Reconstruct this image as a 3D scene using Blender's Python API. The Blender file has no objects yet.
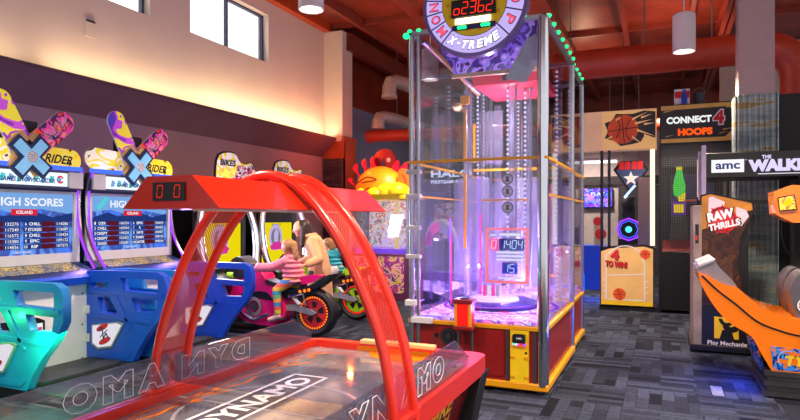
import bpy, bmesh, math, random
from mathutils import Vector as V, Matrix as M
random.seed(11)
scn = bpy.context.scene
COL = scn.collection
PI = math.pi
rad = math.radians

# ------------------------------------------------------------------ materials
def lin(h):
    h = h.lstrip('#')
    o = []
    for i in (0, 2, 4):
        x = int(h[i:i+2], 16) / 255
        o.append(x/12.92 if x <= .04045 else ((x+.055)/1.055)**2.4)
    return (*o, 1)

def nodes(name):
    m = bpy.data.materials.new(name)
    m.use_nodes = True
    nt = m.node_tree
    nt.nodes.clear()
    out = nt.nodes.new('ShaderNodeOutputMaterial')
    return m, nt, out

def nd(nt, kind, **kw):
    n = nt.nodes.new('ShaderNode' + kind)
    for k, v in kw.items():
        if k in n.inputs.keys():
            n.inputs[k].default_value = v
        else:
            setattr(n, k, v)
    return n

def pbr(name, col, rough=.5, metal=0.0, var=.12, scale=6, bump=0, bscale=40, emit=None, es=0, coat=0, spec=.5):
    m, nt, out = nodes(name)
    p = nd(nt, 'BsdfPrincipled')
    c = lin(col)
    tc = nd(nt, 'TexCoord')
    nz = nd(nt, 'TexNoise', Scale=scale, Detail=4.0)
    nt.links.new(tc.outputs['Object'], nz.inputs['Vector'])
    r = nd(nt, 'ValToRGB')
    r.color_ramp.elements[0].position = .3
    r.color_ramp.elements[1].position = .7
    r.color_ramp.elements[0].color = (c[0]*(1-var), c[1]*(1-var), c[2]*(1-var), 1)
    r.color_ramp.elements[1].color = (min(1, c[0]*(1+var)), min(1, c[1]*(1+var)), min(1, c[2]*(1+var)), 1)
    nt.links.new(nz.outputs['Fac'], r.inputs['Fac'])
    nt.links.new(r.outputs['Color'], p.inputs['Base Color'])
    p.inputs['Roughness'].default_value = rough
    p.inputs['Metallic'].default_value = metal
    p.inputs['Specular IOR Level'].default_value = spec
    p.inputs['Coat Weight'].default_value = coat
    if emit:
        p.inputs['Emission Color'].default_value = lin(emit)
        p.inputs['Emission Strength'].default_value = es
    if bump:
        n2 = nd(nt, 'TexNoise', Scale=bscale, Detail=3.0)
        nt.links.new(tc.outputs['Object'], n2.inputs['Vector'])
        b = nd(nt, 'Bump', Strength=bump)
        nt.links.new(n2.outputs['Fac'], b.inputs['Height'])
        nt.links.new(b.outputs['Normal'], p.inputs['Normal'])
    nt.links.new(p.outputs[0], out.inputs[0])
    return m

def glow(name, col, s=1.0):
    m, nt, out = nodes(name)
    e = nd(nt, 'Emission', Color=lin(col), Strength=s)
    nt.links.new(e.outputs[0], out.inputs[0])
    return m

def art(name, cols, scale=3, rough=.35, emit=0, constant=True, distort=1.5, detail=2.0, stretch=(1, 1, 1)):
    m, nt, out = nodes(name)
    p = nd(nt, 'BsdfPrincipled', Roughness=rough)
    tc = nd(nt, 'TexCoord')
    mp = nd(nt, 'Mapping')
    mp.inputs['Scale'].default_value = stretch
    nz = nd(nt, 'TexNoise', Scale=scale, Detail=detail, Distortion=distort)
    nt.links.new(tc.outputs['Object'], mp.inputs['Vector'])
    nt.links.new(mp.outputs[0], nz.inputs['Vector'])
    r = nd(nt, 'ValToRGB')
    cr = r.color_ramp
    cr.interpolation = 'CONSTANT' if constant else 'LINEAR'
    n = len(cols)
    for i, c in enumerate(cols):
        pos = .3 + .4*i/max(1, n-(0 if constant else 1))
        if i == 0:
            e = cr.elements[0]; e.position = 0
        elif i == 1:
            e = cr.elements[1]; e.position = pos
        else:
            e = cr.elements.new(pos)
        e.color = lin(c)
    nt.links.new(nz.outputs['Fac'], r.inputs['Fac'])
    nt.links.new(r.outputs[0], p.inputs['Base Color'])
    if emit:
        nt.links.new(r.outputs[0], p.inputs['Emission Color'])
        p.inputs['Emission Strength'].default_value = emit
    nt.links.new(p.outputs[0], out.inputs[0])
    return m

def clear(name, tint='#ffffff', refl=.08, haze=0, hazecol='#ffffff', rough=.03):
    m, nt, out = nodes(name)
    t = nd(nt, 'BsdfTransparent', Color=lin(tint))
    g = nd(nt, 'BsdfGlossy', Roughness=rough)
    lw = nd(nt, 'LayerWeight', Blend=.25)
    mt = nd(nt, 'Math', operation='MULTIPLY_ADD')
    mt.inputs[1].default_value = .55
    mt.inputs[2].default_value = refl
    nt.links.new(lw.outputs['Fresnel'], mt.inputs[0])
    mx = nd(nt, 'MixShader')
    nt.links.new(mt.outputs[0], mx.inputs[0])
    nt.links.new(t.outputs[0], mx.inputs[1])
    nt.links.new(g.outputs[0], mx.inputs[2])
    last = mx
    if haze:
        d = nd(nt, 'BsdfDiffuse', Color=lin(hazecol))
        m2 = nd(nt, 'MixShader')
        m2.inputs[0].default_value = haze
        nt.links.new(mx.outputs[0], m2.inputs[1])
        nt.links.new(d.outputs[0], m2.inputs[2])
        last = m2
    nt.links.new(last.outputs[0], out.inputs[0])
    return m

# ------------------------------------------------------------------ mesh builder
_tc = {}
def text_mesh(s, bold=.02, outline=0):
    k = (s, bold, outline)
    if k not in _tc:
        cu = bpy.data.curves.new('txt', 'FONT')
        cu.body = s
        cu.resolution_u = 3
        cu.offset = bold
        if outline:
            cu.fill_mode = 'NONE'
            cu.bevel_depth = outline
            cu.bevel_resolution = 1
        ob = bpy.data.objects.new('txt', cu)
        me = ob.to_mesh()
        vs = [tuple(v.co) for v in me.vertices]
        fs = [tuple(p.vertices) for p in me.polygons]
        ob.to_mesh_clear()
        bpy.data.objects.remove(ob)
        bpy.data.curves.remove(cu)
        xs = [v[0] for v in vs]; ys = [v[1] for v in vs]
        _tc[k] = (vs, fs, min(xs), max(xs), min(ys), max(ys))
    return _tc[k]

def wloc(o):
    p = V((0, 0, 0))
    while o:
        p += o.location
        o = o.parent
    return p

def setp(o, label=None, cat=None, group=None, kind=None):
    if label: o['label'] = label
    if cat: o['category'] = cat
    if group: o['group'] = group
    if kind: o['kind'] = kind
    return o

def thing(name, loc, label, cat, group=None):
    o = bpy.data.objects.new(name, None)
    o.empty_display_size = .1
    COL.objects.link(o)
    o.location = loc
    return setp(o, label, cat, group)

YX = (V((0, 1, 0)), V((0, 0, 1)))      # face towards +X
XY = (V((1, 0, 0)), V((0, 0, 1)))      # face towards -Y

class MB:
    def __init__(s):
        s.v = []; s.f = []; s.m = []; s.mats = []; s.uv = {}
        s.T = M.Identity(4)
    def at(s, O=(0, 0, 0), U=(1, 0, 0), W=(0, 1, 0)):
        U = V(U).normalized(); W = V(W).normalized()
        N = U.cross(W).normalized()
        W = N.cross(U)
        s.T = M(((U.x, W.x, N.x, O[0]), (U.y, W.y, N.y, O[1]), (U.z, W.z, N.z, O[2]), (0, 0, 0, 1)))
        return s
    def front(s, O):                   # panel frame that faces +X: u = +Y, v = up, n = +X
        return s.at(O, *YX)
    def face(s, O):                    # panel frame that faces -Y: u = +X, v = up, n = -Y
        return s.at(O, *XY)
    def ident(s):
        s.T = M.Identity(4); return s
    def mi(s, mat):
        if mat not in s.mats: s.mats.append(mat)
        return s.mats.index(mat)
    def add(s, vs, fs, mat, uvs=None):
        b = len(s.v)
        for v in vs: s.v.append(s.T @ V(v))
        i = s.mi(mat)
        for k, f in enumerate(fs):
            if uvs: s.uv[len(s.f)] = uvs[k]
            s.f.append([b+j for j in f]); s.m.append(i)
        return s
    def box(s, x0, x1, y0, y1, z0, z1, mat):
        vs = [(x, y, z) for z in (z0, z1) for y in (y0, y1) for x in (x0, x1)]
        fs = [(0, 2, 3, 1), (4, 5, 7, 6), (0, 1, 5, 4), (2, 6, 7, 3), (0, 4, 6, 2), (1, 3, 7, 5)]
        return s.add(vs, fs, mat)
    def rect(s, u0, v0, u1, v1, n, mat):
        return s.add([(u0, v0, n), (u1, v0, n), (u1, v1, n), (u0, v1, n)], [(0, 1, 2, 3)], mat)
    def poly(s, pts, n, mat):
        return s.prism([pts], n, n, mat)
    def prism(s, loops, n0, n1, mat, side=None):
        """loops: outer then holes, 2D (u,v); solid between n0 and n1"""
        if not isinstance(loops[0][0], (tuple, list)): loops = [loops]
        bm = bmesh.new()
        es = []
        for lp in loops:
            bv = [bm.verts.new((p[0], p[1], 0)) for p in lp]
            for i in range(len(bv)):
                es.append(bm.edges.new((bv[i], bv[(i+1) % len(bv)])))
        bmesh.ops.triangle_fill(bm, use_beauty=True, use_dissolve=False, edges=es)
        bm.verts.index_update()
        pts = [(v.co.x, v.co.y) for v in bm.verts]
        tr = []
        for f in bm.faces:
            ids = [v.index for v in f.verts]
            a, b, c = [pts[i] for i in ids]
            if (b[0]-a[0])*(c[1]-a[1])-(b[1]-a[1])*(c[0]-a[0]) < 0: ids.reverse()
            tr.append(ids)
        bm.free()
        s.add([(p[0], p[1], n1) for p in pts], tr, mat)
        if n0 != n1:
            s.add([(p[0], p[1], n0) for p in pts], [t[::-1] for t in tr], mat)
            for li, lp in enumerate(loops):
                n = len(lp)
                ar = sum(lp[i][0]*lp[(i+1) % n][1]-lp[(i+1) % n][0]*lp[i][1] for i in range(n))
                L = lp if (ar > 0) == (li == 0) else lp[::-1]
                vs = [(p[0], p[1], z) for z in (n0, n1) for p in L]
                s.add(vs, [(i, (i+1) % n, n+(i+1) % n, n+i) for i in range(n)], side or mat)
        return s
    def disc(s, u, v, r, n, mat, k=28, n0=None):
        pts = [(u+r*math.cos(2*PI*i/k), v+r*math.sin(2*PI*i/k)) for i in range(k)]
        if n0 is None:
            return s.add([(p[0], p[1], n) for p in pts], [tuple(range(k))], mat)
        vs = [(p[0], p[1], z) for z in (n0, n) for p in pts]
        return s.add(vs, [tuple(range(k))[::-1], tuple(range(k, 2*k))] + [(i, (i+1) % k, k+(i+1) % k, k+i) for i in range(k)], mat)
    def ring(s, u, v, r0, r1, n, mat, k=40, n0=None, a0=0, a1=2*PI):
        full = abs(a1-a0-2*PI) < 1e-6
        kk = k if full else k+1
        A = [a0+(a1-a0)*i/k for i in range(kk)]
        inn = [(u+r0*math.cos(a), v+r0*math.sin(a)) for a in A]
        ou = [(u+r1*math.cos(a), v+r1*math.sin(a)) for a in A]
        rng = range(kk if full else kk-1)
        vs = [(p[0], p[1], n) for p in inn+ou]
        fs = [(i, kk+i, kk+(i+1) % kk, (i+1) % kk) for i in rng]
        s.add(vs, fs, mat)
        if n0 is not None:
            s.add([(p[0], p[1], n0) for p in inn+ou], [f[::-1] for f in fs], mat)
            s.add([(p[0], p[1], z) for z in (n0, n) for p in ou], [(i, (i+1) % kk, kk+(i+1) % kk, kk+i) for i in rng], mat)
            s.add([(p[0], p[1], z) for z in (n0, n) for p in inn], [(i, kk+i, kk+(i+1) % kk, (i+1) % kk) for i in rng], mat)
        return s
    def text(s, t, u, v, w, h, n, mat, bold=.02, outline=0, ang=0, shear=0, mirror=False, thick=0):
        vs, fs, x0, x1, y0, y1 = text_mesh(t, bold, outline)
        sx = w/max(1e-6, x1-x0); sy = h/max(1e-6, y1-y0)
        ca, sa = math.cos(ang), math.sin(ang)
        o = []
        for (x, y, z) in vs:
            a = (x-(x0+x1)/2)*sx; b = (y-(y0+y1)/2)*sy
            a += shear*b
            if mirror: a = -a
            o.append((u+a*ca-b*sa, v+a*sa+b*ca, n+z*min(sx, sy)))
        return s.add(o, fs, mat)
    def line(s, pts, w, n, mat, closed=False):
        q = list(pts)+([pts[0]] if closed else [])
        for a, b in zip(q[:-1], q[1:]):
            d = V((b[0]-a[0], b[1]-a[1])); L = d.length
            if L < 1e-6: continue
            d /= L; p = V((-d.y, d.x))*w/2
            a2 = (a[0]-d.x*w*.3, a[1]-d.y*w*.3); b2 = (b[0]+d.x*w*.3, b[1]+d.y*w*.3)
            s.add([(a2[0]-p.x, a2[1]-p.y, n), (b2[0]-p.x, b2[1]-p.y, n), (b2[0]+p.x, b2[1]+p.y, n), (a2[0]+p.x, a2[1]+p.y, n)], [(0, 1, 2, 3)], mat)
        return s
    def seg7(s, ch, u, v, w, h, n, mat, sl=.1):
        S = {'0': 'abcdef', '1': 'bc', '2': 'abged', '3': 'abgcd', '4': 'fgbc', '5': 'afgcd', '6': 'afgedc', '7': 'abc', '8': 'abcdefg', '9': 'abcfgd', 'o': 'gcde', ' ': ''}
        t = .15*w; g = .03*w
        P = {'a': (0, h, w, h), 'g': (0, h/2, w, h/2), 'd': (0, 0, w, 0), 'f': (0, h/2, 0, h), 'b': (w, h/2, w, h), 'e': (0, 0, 0, h/2), 'c': (w, 0, w, h/2)}
        for c in S[ch]:
            x0, y0, x1, y1 = P[c]
            if x0 == x1: y0 += g+t/2; y1 -= g+t/2
            else: x0 += g+t/2; x1 -= g+t/2
            s.line([(u+x0+sl*y0, v+y0), (u+x1+sl*y1, v+y1)], t, n, mat)
        return s
    def cone(s, a, b, r0, r1, mat, k=16, caps=True):
        a = V(a); b = V(b); d = b-a
        if d.length < 1e-7: return s
        d.normalize()
        u = d.orthogonal().normalized(); w = d.cross(u)
        vs = []
        for c, r in ((a, r0), (b, r1)):
            for i in range(k):
                t = 2*PI*i/k
                vs.append(c+u*r*math.cos(t)+w*r*math.sin(t))
        fs = [(i, (i+1) % k, k+(i+1) % k, k+i) for i in range(k)]
        if caps: fs += [tuple(range(k))[::-1], tuple(range(k, 2*k))]
        return s.add(vs, fs, mat)
    def cyl(s, a, b, r, mat, k=16):
        return s.cone(a, b, r, r, mat, k)
    def tube(s, path, r, mat, k=10, closed=False, flat=1.0):
        P = [V(p) for p in path]; n = len(P)
        vs = []; pu = None
        for i in range(n):
            if closed: d = P[(i+1) % n]-P[i-1]
            else: d = P[min(i+1, n-1)]-P[max(i-1, 0)]
            d.normalize()
            if pu is None: u = d.orthogonal().normalized()
            else:
                u = pu-d*pu.dot(d)
                u = u.normalized() if u.length > 1e-6 else d.orthogonal().normalized()
            pu = u
            w = d.cross(u)
            rr = r[i] if isinstance(r, (list, tuple)) else r
            for j in range(k):
                t = 2*PI*j/k
                vs.append(P[i]+u*rr*math.cos(t)+w*rr*flat*math.sin(t))
        fs = []
        for i in range(n if closed else n-1):
            a = i*k; b = ((i+1) % n)*k
            for j in range(k):
                fs.append((a+j, a+(j+1) % k, b+(j+1) % k, b+j))
        if not closed:
            fs += [tuple(range(k))[::-1], tuple(range((n-1)*k, n*k))]
        return s.add(vs, fs, mat)
    def ball(s, c, r, mat, k=16, rz=8):
        if not isinstance(r, (tuple, list)): r = (r, r, r)
        vs = [(c[0], c[1], c[2]-r[2])]
        for i in range(1, rz):
            p = -PI/2+PI*i/rz
            for j in range(k):
                t = 2*PI*j/k
                vs.append((c[0]+r[0]*math.cos(p)*math.cos(t), c[1]+r[1]*math.cos(p)*math.sin(t), c[2]+r[2]*math.sin(p)))
        vs.append((c[0], c[1], c[2]+r[2]))
        fs = [(0, 1+(j+1) % k, 1+j) for j in range(k)]
        for i in range(rz-2):
            a = 1+i*k
            fs += [(a+j, a+(j+1) % k, a+k+(j+1) % k, a+k+j) for j in range(k)]
        a = 1+(rz-2)*k; t = len(vs)-1
        fs += [(a+j, a+(j+1) % k, t) for j in range(k)]
        return s.add(vs, fs, mat)
    def lathe(s, prof, mat, c=(0, 0, 0), k=24):
        vs = [(c[0]+r*math.cos(2*PI*j/k), c[1]+r*math.sin(2*PI*j/k), c[2]+z) for r, z in prof for j in range(k)]
        n = len(prof)
        fs = [(i*k+j, i*k+(j+1) % k, (i+1)*k+(j+1) % k, (i+1)*k+j) for i in range(n-1) for j in range(k)]
        fs += [tuple(range(k))[::-1], tuple(range((n-1)*k, n*k))]
        return s.add(vs, fs, mat)
    def ribbon(s, path, wv, mat):
        P = [V(p) for p in path]; wv = V(wv)
        L = [0]
        for a, b in zip(P[:-1], P[1:]): L.append(L[-1]+(b-a).length)
        vs = []
        for p in P: vs += [p-wv/2, p+wv/2]
        fs = []; uvs = []
        w = wv.length
        for i in range(len(P)-1):
            fs.append((2*i, 2*i+1, 2*i+3, 2*i+2))
            uvs.append([(L[i], 0), (L[i], w), (L[i+1], w), (L[i+1], 0)])
        return s.add(vs, fs, mat, uvs)
    def limb(s, pts, mat=None, k=14):
        """tapering chain of (point, radius)"""
        for (a, ra), (b, rb) in zip(pts[:-1], pts[1:]):
            s.cone(a, b, ra, rb, mat, k)
        for a, ra in pts: s.ball(a, ra*1.0, mat, k, 8)
        return s
    def split(s, name, parent, label=None, **kw):
        """every separate piece of this mesh becomes an object of its own"""
        up = list(range(len(s.v)))
        def root(i):
            while up[i] != i:
                up[i] = up[up[i]]; i = up[i]
            return i
        seen = {}
        for i, v in enumerate(s.v):
            k = (round(v.x, 4), round(v.y, 4), round(v.z, 4))
            if k in seen: up[root(i)] = root(seen[k])
            else: seen[k] = i
        for f in s.f:
            for j in f[1:]: up[root(j)] = root(f[0])
        parts = {}
        for fi, f in enumerate(s.f): parts.setdefault(root(f[0]), []).append(fi)
        for fl in parts.values():
            q = MB(); mp = {}
            for fi in fl:
                g = []
                for j in s.f[fi]:
                    if j not in mp: mp[j] = len(q.v); q.v.append(s.v[j])
                    g.append(mp[j])
                q.f.append(g); q.m.append(q.mi(s.mats[s.m[fi]]))
            q.build(name, parent, label, **kw)
    def build(s, name, parent=None, label=None, cat=None, group=None, kind=None, bev=0, ang=35, mods=()):
        me = bpy.data.meshes.new(name)
        vs = s.v
        if parent is not None:
            L = wloc(parent)
        else:
            xs = [v.x for v in vs]; ys = [v.y for v in vs]; zs = [v.z for v in vs]
            L = V(((min(xs)+max(xs))/2, (min(ys)+max(ys))/2, min(zs)))
        ctr = L.copy()
        if parent is not None:
            xs = [v.x for v in vs]; ys = [v.y for v in vs]; zs = [v.z for v in vs]
            ctr = V(((min(xs)+max(xs))/2, (min(ys)+max(ys))/2, (min(zs)+max(zs))/2))
        me.from_pydata([v-ctr for v in vs], [], s.f)
        for m in s.mats: me.materials.append(m)
        for p, i in zip(me.polygons, s.m): p.material_index = i; p.use_smooth = True
        if s.uv:
            ul = me.uv_layers.new(name='UVMap')
            for fi, uvs in s.uv.items():
                for li, uv in zip(me.polygons[fi].loop_indices, uvs): ul.data[li].uv = uv
        me.update()
        me.set_sharp_from_angle(angle=rad(ang))
        o = bpy.data.objects.new(name, me)
        COL.objects.link(o)
        if parent is not None:
            o.parent = parent
            o.location = ctr-L
        else: o.location = L
        if bev:
            b = o.modifiers.new('bevel', 'BEVEL'); b.width = bev; b.segments = 2; b.limit_method = 'ANGLE'; b.angle_limit = rad(50)
            b.harden_normals = False
        for k, kw in mods:
            md = o.modifiers.new(k.lower(), k)
            for a, v in kw.items(): setattr(md, a, v)
        return setp(o, label, cat, group, kind)

def mb(): return MB()
def arc(c, r, a0, a1, n, f):           # list of f(x, y) along an arc in degrees
    return [f(c[0]+r*math.cos(rad(a0+(a1-a0)*i/n)), c[1]+r*math.sin(rad(a0+(a1-a0)*i/n))) for i in range(n+1)]

def bez(P, n=16):                      # smooth curve through points (Catmull-Rom)
    P = [V(p) for p in P]
    Q = [P[0]*2-P[1]]+P+[P[-1]*2-P[-2]]
    out = []
    for i in range(1, len(Q)-2):
        for k in range(n):
            t = k/n
            a, b, c, d = Q[i-1:i+3]
            out.append(.5*((2*b)+(c-a)*t+(2*a-5*b+4*c-d)*t*t+(3*b-a-3*c+d)*t**3))
    out.append(P[-1])
    return out
def bez2(P, n=6): return [(p.x, p.y) for p in bez([(a, b, 0) for a, b in P], n)]

def lamp(kind, name, loc, energy, col, size=.2, rot=None, spot=None, sy=None):
    d = bpy.data.lights.new(name, kind)
    d.energy = energy; d.color = lin(col)[:3]
    if kind == 'AREA':
        d.size = size
        if sy: d.shape = 'RECTANGLE'; d.size_y = sy
    elif kind != 'SUN': d.shadow_soft_size = size
    if spot: d.spot_size = rad(spot); d.spot_blend = .6
    o = bpy.data.objects.new(name, d)
    COL.objects.link(o)
    o.location = loc
    if rot: o.rotation_euler = [rad(a) for a in rot]
    return o
WORLD, PENDW, COVEW, TOWERW, UPFILL = 1.05, 780, 30, 62, .19
# ------------------------------------------------------------------ palette
RED = pbr('red powder coat', '#d8260c', .3, var=.05, coat=.4)
REDP = pbr('dark red panel', '#8f1616', .38, var=.08, coat=.2)
YEL = pbr('yellow plastic', '#eba312', .35, var=.05)
YELB = pbr('bright yellow', '#f6d21a', .4, var=.05)
BLK = pbr('black laminate', '#101013', .4, var=.2)
DKG = pbr('dark grey plastic', '#2b2b32', .5)
GRY = pbr('grey plastic', '#82818c', .45)
LGR = pbr('light grey plastic', '#c3c2cc', .4, var=.04)
WHT = pbr('white laminate', '#e6e3ea', .35, var=.03)
CHR = pbr('polished chrome', '#d6d6dc', .16, 1, var=.03)
ALU = pbr('brushed aluminium', '#b4b4ba', .32, 1, var=.06, scale=20)
STL = pbr('dull steel', '#6e6e72', .4, .9)
BLU = pbr('blue moulded plastic', '#1248c4', .36, var=.06, coat=.2)
BLUGRN = pbr('green-tinted blue plastic', '#1278c6', .36, var=.06, coat=.2)  # blue plastic with the green neon's tint put into its colour
NAVY = pbr('navy plastic', '#142a5e', .4)
PNK = pbr('magenta plastic', '#e0126c', .25, var=.08, coat=.5)
LIME = pbr('lime plastic', '#8fc81e', .25, var=.08, coat=.5)
ORG = pbr('glossy orange fibreglass', '#ff8204', .22, var=.04, coat=.6)
TYRE = pbr('tyre rubber', '#17171b', .6, bump=.1)
TAN = pbr('tan laminate', '#d8b078', .45, var=.08)
GLS = clear('clear acrylic', '#f4f4fa', .03)
GLS2 = clear('lilac hazed acrylic', '#f4f2fa', .05, .16, '#d8d4f0')  # lilac haze in the colour stands in for the tower's inner glow
SHD = clear('hockey shield acrylic', '#e4e4f0', .05, .05, '#b8bcd8')
W_INK = pbr('white ink', '#f2f0f4', .5, var=.02)
K_INK = pbr('black ink', '#0c0b10', .5, var=.02)
R_INK = pbr('red ink', '#d6202a', .5, var=.03)
N_INK = pbr('navy ink', '#17306e', .5, var=.03)
Y_INK = pbr('yellow ink', '#f4c81c', .5, var=.03)
ETCH = pbr('frosted etching', '#dfe2ee', .6, var=.02)
G_WHITE = glow('white lamp', '#fff6ee', 2.2)
G_COOL = glow('cool white led', '#e8ecff', 1.6)
G_SCR = glow('screen white', '#f2f4ff', 1.0)
G_RED = glow('red led', '#ff2a12', 1.8)
G_ORG = glow('orange led', '#ff6a14', 2.2)
G_GRN = glow('green led', '#20ff90', 2.0)
G_BLU = glow('blue led', '#3a5cff', 2.0)
G_PUR = glow('purple led', '#9a3cff', 1.6)
G_PNK = glow('pink led', '#ff3c9c', 1.5)
G_CYAN = glow('cyan digits', '#bfe4ff', 1.5)
G_LIL = glow('lilac lit ring', '#cdb8ff', .95)
SKIN = pbr('skin', '#d9a084', .5, var=.05)

# ------------------------------------------------------------------ camera, world
cam = bpy.data.cameras.new('camera')
cam.lens = 27; cam.sensor_width = 36; cam.shift_y = .01; cam.clip_start = .05
co = bpy.data.objects.new('camera', cam)
COL.objects.link(co)
co.location = (0, 0, 1.7)
co.rotation_euler = (PI/2, 0, rad(23.6))
scn.camera = co
scn.view_settings.view_transform = 'Standard'
scn.view_settings.look = 'None'
scn.view_settings.gamma = 1
scn.view_settings.use_curve_mapping = False
scn.view_settings.exposure = 0.0
scn.cycles.max_bounces = 10
scn.cycles.transparent_max_bounces = 24
scn.cycles.diffuse_bounces = 3
scn.cycles.glossy_bounces = 4
scn.cycles.sample_clamp_indirect = 6
scn.cycles.use_denoising = True
w = bpy.data.worlds.new('daylight')
scn.world = w
w.use_nodes = True
nt = w.node_tree
tcw = nd(nt, 'TexCoord'); sx = nd(nt, 'SeparateXYZ')
nt.links.new(tcw.outputs['Generated'], sx.inputs[0])
mr = nd(nt, 'MapRange', interpolation_type='SMOOTHSTEP')       # overcast sky brightest over the window side
for k_, v_ in ((1, -.35), (2, -.75), (3, WORLD), (4, 3.4)): mr.inputs[k_].default_value = v_
nt.links.new(sx.outputs[0], mr.inputs[0]); nt.links.new(mr.outputs[0], nt.nodes['Background'].inputs[1])
nt.nodes['Background'].inputs[0].default_value = (.93, .93, 1.0, 1)

# ------------------------------------------------------------------ the setting
def carpet():
    m, nt, out = nodes('patterned carpet tile')
    p = nd(nt, 'BsdfPrincipled', Roughness=.95)
    p.inputs['Specular IOR Level'].default_value = .15
    tc = nd(nt, 'TexCoord')
    def bricks(rot, bw, bh, sc):
        mp = nd(nt, 'Mapping'); mp.inputs['Rotation'].default_value = (0, 0, rot)
        b = nd(nt, 'TexBrick', Scale=sc)
        b.inputs['Color1'].default_value = (.0, .0, .0, 1); b.inputs['Color2'].default_value = (1, 1, 1, 1)
        b.inputs['Mortar'].default_value = (.2, .2, .2, 1)
        b.inputs['Mortar Size'].default_value = .004
        b.inputs['Brick Width'].default_value = bw; b.inputs['Row Height'].default_value = bh
        nt.links.new(tc.outputs['Object'], mp.inputs[0]); nt.links.new(mp.outputs[0], b.inputs[0])
        return b
    b1 = bricks(0, .62, .085, 1.0); b2 = bricks(PI/2, .36, .11, 1.0)
    ck = nd(nt, 'TexChecker', Scale=1.55)
    nt.links.new(tc.outputs['Object'], ck.inputs[0])
    mx = nd(nt, 'Mix', data_type='RGBA')
    nt.links.new(ck.outputs['Fac'], mx.inputs[0])
    nt.links.new(b1.outputs[0], mx.inputs[6]); nt.links.new(b2.outputs[0], mx.inputs[7])
    r = nd(nt, 'ValToRGB')
    for i, (q, c) in enumerate([(0, '#0e111b'), (.5, '#131723'), (.75, '#181d2b'), (.9, '#252b3c'), (1, '#3c4458')]):
        e = r.color_ramp.elements[0] if i == 0 else (r.color_ramp.elements[1] if i == 4 else r.color_ramp.elements.new(q))
        e.position = q; e.color = lin(c)
    nt.links.new(mx.outputs[2], r.inputs[0])
    nz = nd(nt, 'TexNoise', Scale=26.0, Detail=3.0)
    mp = nd(nt, 'Mapping'); mp.inputs['Scale'].default_value = (1, 7, 1)
    nt.links.new(tc.outputs['Object'], mp.inputs[0]); nt.links.new(mp.outputs[0], nz.inputs[0])
    r2 = nd(nt, 'ValToRGB')
    r2.color_ramp.elements[0].position = .35; r2.color_ramp.elements[0].color = (.55, .55, .58, 1)
    r2.color_ramp.elements[1].position = .65; r2.color_ramp.elements[1].color = (1.5, 1.45, 1.4, 1)
    nt.links.new(nz.outputs[0], r2.inputs[0])
    mu = nd(nt, 'Mix', data_type='RGBA', blend_type='MULTIPLY'); mu.inputs[0].default_value = 1
    nt.links.new(r.outputs[0], mu.inputs[6]); nt.links.new(r2.outputs[0], mu.inputs[7])
    nt.links.new(mu.outputs[2], p.inputs['Base Color'])
    nt.links.new(p.outputs[0], out.inputs[0])
    return m

CREAM = pbr('cream plaster', '#d3c4b8', .85, var=.03, scale=2, bump=.03, bscale=120)
TAUPE = pbr('taupe wall paint', '#8a767c', .85, var=.05, scale=2)
SOFF = pbr('plum soffit paint', '#5c444c', .8, var=.05, scale=2)
BGRAY = pbr('blue grey wall paint', '#7f89a4', .85, var=.05)
PINKG = pbr('pinkish grey paint', '#b09896', .85, var=.04)
INSUL = pbr('red insulation foil', '#7e3020', .38, var=.3, scale=1.6, bump=.8, bscale=3.2)
RBEAM = pbr('red painted steel', '#7e2e1e', .5, var=.12)
RDUCT = pbr('red painted duct', '#b23a24', .42, var=.1)
BWALL = pbr('black wall', '#15141a', .6, var=.2)
BWOOD = pbr('orange stained timber', '#9a4a22', .6, var=.2, scale=4)

def corrugated(name, cols, rust):
    m, nt, out = nodes(name)
    p = nd(nt, 'BsdfPrincipled', Roughness=.5, Metallic=.35)
    tc = nd(nt, 'TexCoord')
    nz = nd(nt, 'TexNoise', Scale=3.0, Detail=5.0)
    mp = nd(nt, 'Mapping'); mp.inputs['Scale'].default_value = (.6, .6, 4)
    nt.links.new(tc.outputs['Object'], mp.inputs[0]); nt.links.new(mp.outputs[0], nz.inputs[0])
    r = nd(nt, 'ValToRGB')
    r.color_ramp.elements[0].position = .35; r.color_ramp.elements[0].color = lin(cols[0])
    r.color_ramp.elements[1].position = .6; r.color_ramp.elements[1].color = lin(cols[1])
    e = r.color_ramp.elements.new(.68); e.color = lin(rust)
    nt.links.new(nz.outputs[0], r.inputs[0]); nt.links.new(r.outputs[0], p.inputs['Base Color'])
    nt.links.new(p.outputs[0], out.inputs[0])
    return m
CORR = corrugated('weathered corrugated zinc', ('#7f9094', '#b0bcb8'), '#a8904a')
CORRD = corrugated('dark corrugated steel', ('#3c3a48', '#56525e'), '#3a3230')

b = mb().box(-7.66, 7, -6, 24, -.1, 0, carpet()); b.build('floor', kind='structure')
b = mb().box(-7.66, 7, -6, 24.2, 6.32, 6.45, INSUL); b.build('ceiling', kind='structure')
# purlins and girts under the roof
for i, x in enumerate([-6.4, -5.0, -3.6, -2.2, -.8, .6, 2.0, 3.4]):
    mb().box(x-.05, x+.05, -6, 24, 6.1, 6.32, RBEAM).build('trim_%d' % (i+10), kind='structure')
for i, y in enumerate([6.5, 9.5, 12.5, 15.5, 18.5, 21.5]):
    mb().box(-7.4, 6, y-.04, y+.04, 6.2, 6.32, RBEAM).build('trim_%d' % (i+20), kind='structure')
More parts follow.
